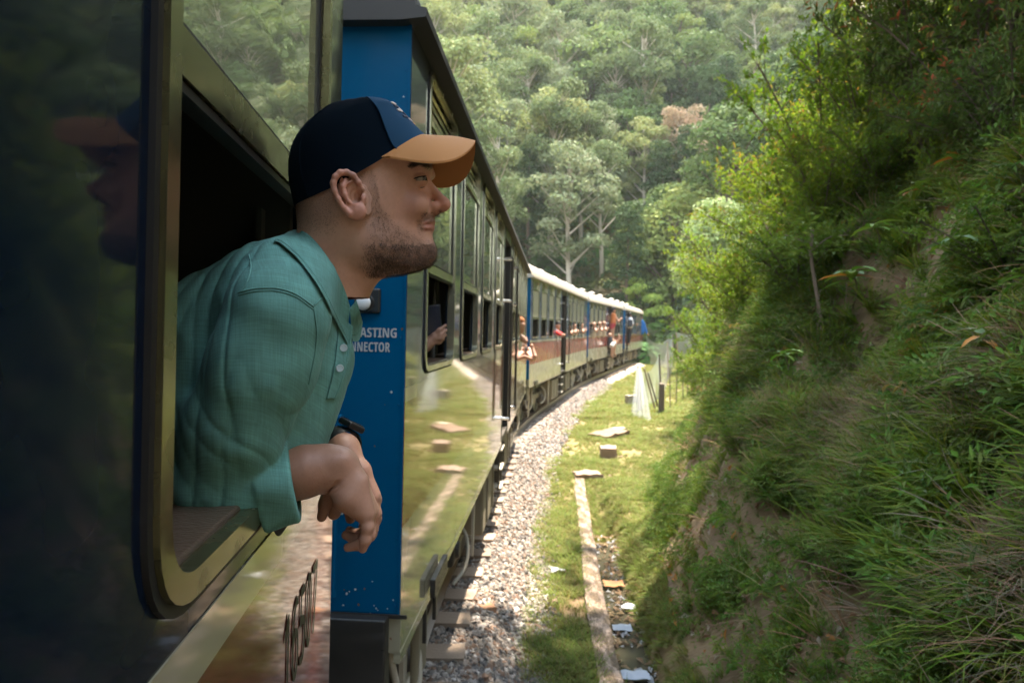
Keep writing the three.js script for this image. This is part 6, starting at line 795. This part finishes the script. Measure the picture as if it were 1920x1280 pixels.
  const bigLeaf = (len, wid, seed) => { const g = new THREE.BufferGeometry(), pos = [], idx = [], n = 8; for (let i = 0; i <= n; i++) { const t = i / n, w = wid * Math.pow(Math.sin(Math.PI * Math.pow(t, 0.75)), 0.8) * 0.5 + 0.001, y = -0.35 * len * t * t + 0.05 * len * t; for (const s of [-1, 0, 1]) pos.push(s * w, y + Math.abs(s) * w * 0.35 + 0.004 * Math.sin(i * 2.1 + seed) * Math.abs(s), t * len); if (i) for (const s of [0, 1]) { const a = (i - 1) * 3 + s; idx.push(a, a + 3, a + 1, a + 1, a + 3, a + 4); } } return meshFrom(pos, idx); };
  const blg = [bigLeaf(0.30, 0.075, 1), bigLeaf(0.26, 0.085, 2), bigLeaf(0.22, 0.06, 3)];
  const flat = (r, g, b) => new THREE.MeshPhysicalMaterial({ color: lin(r, g, b), roughness: 0.75, specularIntensity: 0.5, transmission: 0.5, thickness: 0, side: THREE.DoubleSide });
  const lm = [flat(0.14, 0.30, 0.02), flat(0.22, 0.34, 0.03), flat(0.15, 0.26, 0.09), flat(0.55, 0.17, 0.02), flat(0.62, 0.25, 0.03)];
  const plant = (label, px, py, n, mats, size = 1, dd = 0) => { const b = on(px, py + 60), d = -b.z - 0.75 + dd, c = P(px, py, d), g = thing('leafy_plant', label, 'plant', b), r = R3(px); part('stem', tube([V(0, -0.1, 0), c.clone().sub(b).multiplyScalar(0.5).add(V(0.03, 0, 0.05)), c.clone().sub(b)], 0.007, 14, 5), bark, g);
    for (let k = 0; k < n; k++) { const a = k * 2.4 + r(), m = part('leaf', blg[k % 3], lm[mats[k % mats.length]], g); m.position.copy(c).sub(b).add(V(0, -0.02 * k * 0.4, 0)); m.rotation.set(0.1 - 0.5 * r(), a, 0, 'YXZ'); m.scale.setScalar(1.25 * size * (0.75 + 0.4 * r())); } };
  plant('plant with long bright green leaves in front of the dark hollow', 1598, 508, 13, [0, 1, 2, 0, 1, 2, 0, 4, 3], 1.0); plant('plant with broad yellow-green leaves above the long leaved one', 1640, 420, 6, [1, 0], 0.8); plant('cluster of bright leaves under the grey root', 1725, 345, 9, [1, 0, 1, 3], 0.75); plant('orange leaved plant right of the grey root', 1800, 290, 8, [3, 1, 4, 0], 0.7); plant('leaves lit at the top right under the overhanging bush', 1835, 215, 7, [1, 0], 0.7); plant('plant with pale dusty leaves on the bare soil slope', 1790, 445, 6, [2, 1], 0.8); plant('low leafy plant at the right edge with an orange leaf', 1845, 625, 7, [0, 2, 4], 0.7); plant('leafy sprig over the dark gap left of the grass slope', 1470, 660, 7, [0, 1], 0.6);
  const rb = on(1745, 300), rg = thing('tree_root', 'grey gnarled root sticking out of the upper bank', 'root', rb), rl = (px, py, dd = 0) => P(px, py, -rb.z - 0.45 + dd).sub(rb), gr = std(0.30, 0.24, 0.20, 0.9, 0, { bumpMap: rep(grain, 3), bumpScale: 0.01 });
  const taper = (pts, r0, r1) => { const c = new THREE.CatmullRomCurve3(pts), g = new THREE.TubeGeometry(c, 24, 1, 8), p = g.attributes.position; for (let i = 0; i < p.count; i++) { const t = Math.floor(i / 9) / 24, q = c.getPointAt(t), w = lerp(r0, r1, t) * (0.75 + 0.5 * vnoise(i * 0.3, t * 9, 3)); p.setXYZ(i, q.x + (p.getX(i) - q.x) * w, q.y + (p.getY(i) - q.y) * w, q.z + (p.getZ(i) - q.z) * w); } g.computeVertexNormals(); return g; };
  part('root', taper([rl(1765, 180, 0.1), rl(1752, 210, -0.15), rl(1742, 245, -0.2), rl(1725, 275, -0.1), rl(1712, 300, 0.1)], 0.045, 0.022), gr, rg); part('root', taper([rl(1750, 215, -0.15), rl(1768, 250, -0.1), rl(1762, 290, 0.1)], 0.025, 0.01), gr, rg); part('root', taper([rl(1742, 245, -0.2), rl(1715, 262, -0.15), rl(1700, 285, 0.05)], 0.02, 0.008), gr, rg);
  const cb = on(1560, 640, 3), cg = thing('hanging_stems', 'bare brown stems hanging in the dark gap above the grass slope', 'stems', cb), r = R3(3);
  for (let k = 0; k < 16; k++) { const px = 1530 + 120 * r(), py = 520 + 60 * r(), d = -cb.z - 0.1 + 0.5 * r(); part('stem', tube([P(px, py, d), P(px + 10 - 20 * r(), py + 60, d - 0.1), P(px + 30 - 60 * r(), py + 110 + 50 * r(), d)].map((q) => q.sub(cb)), 0.006, 10, 5), bark, cg); }
}
shade(scene);
renderer.render(scene, camera);
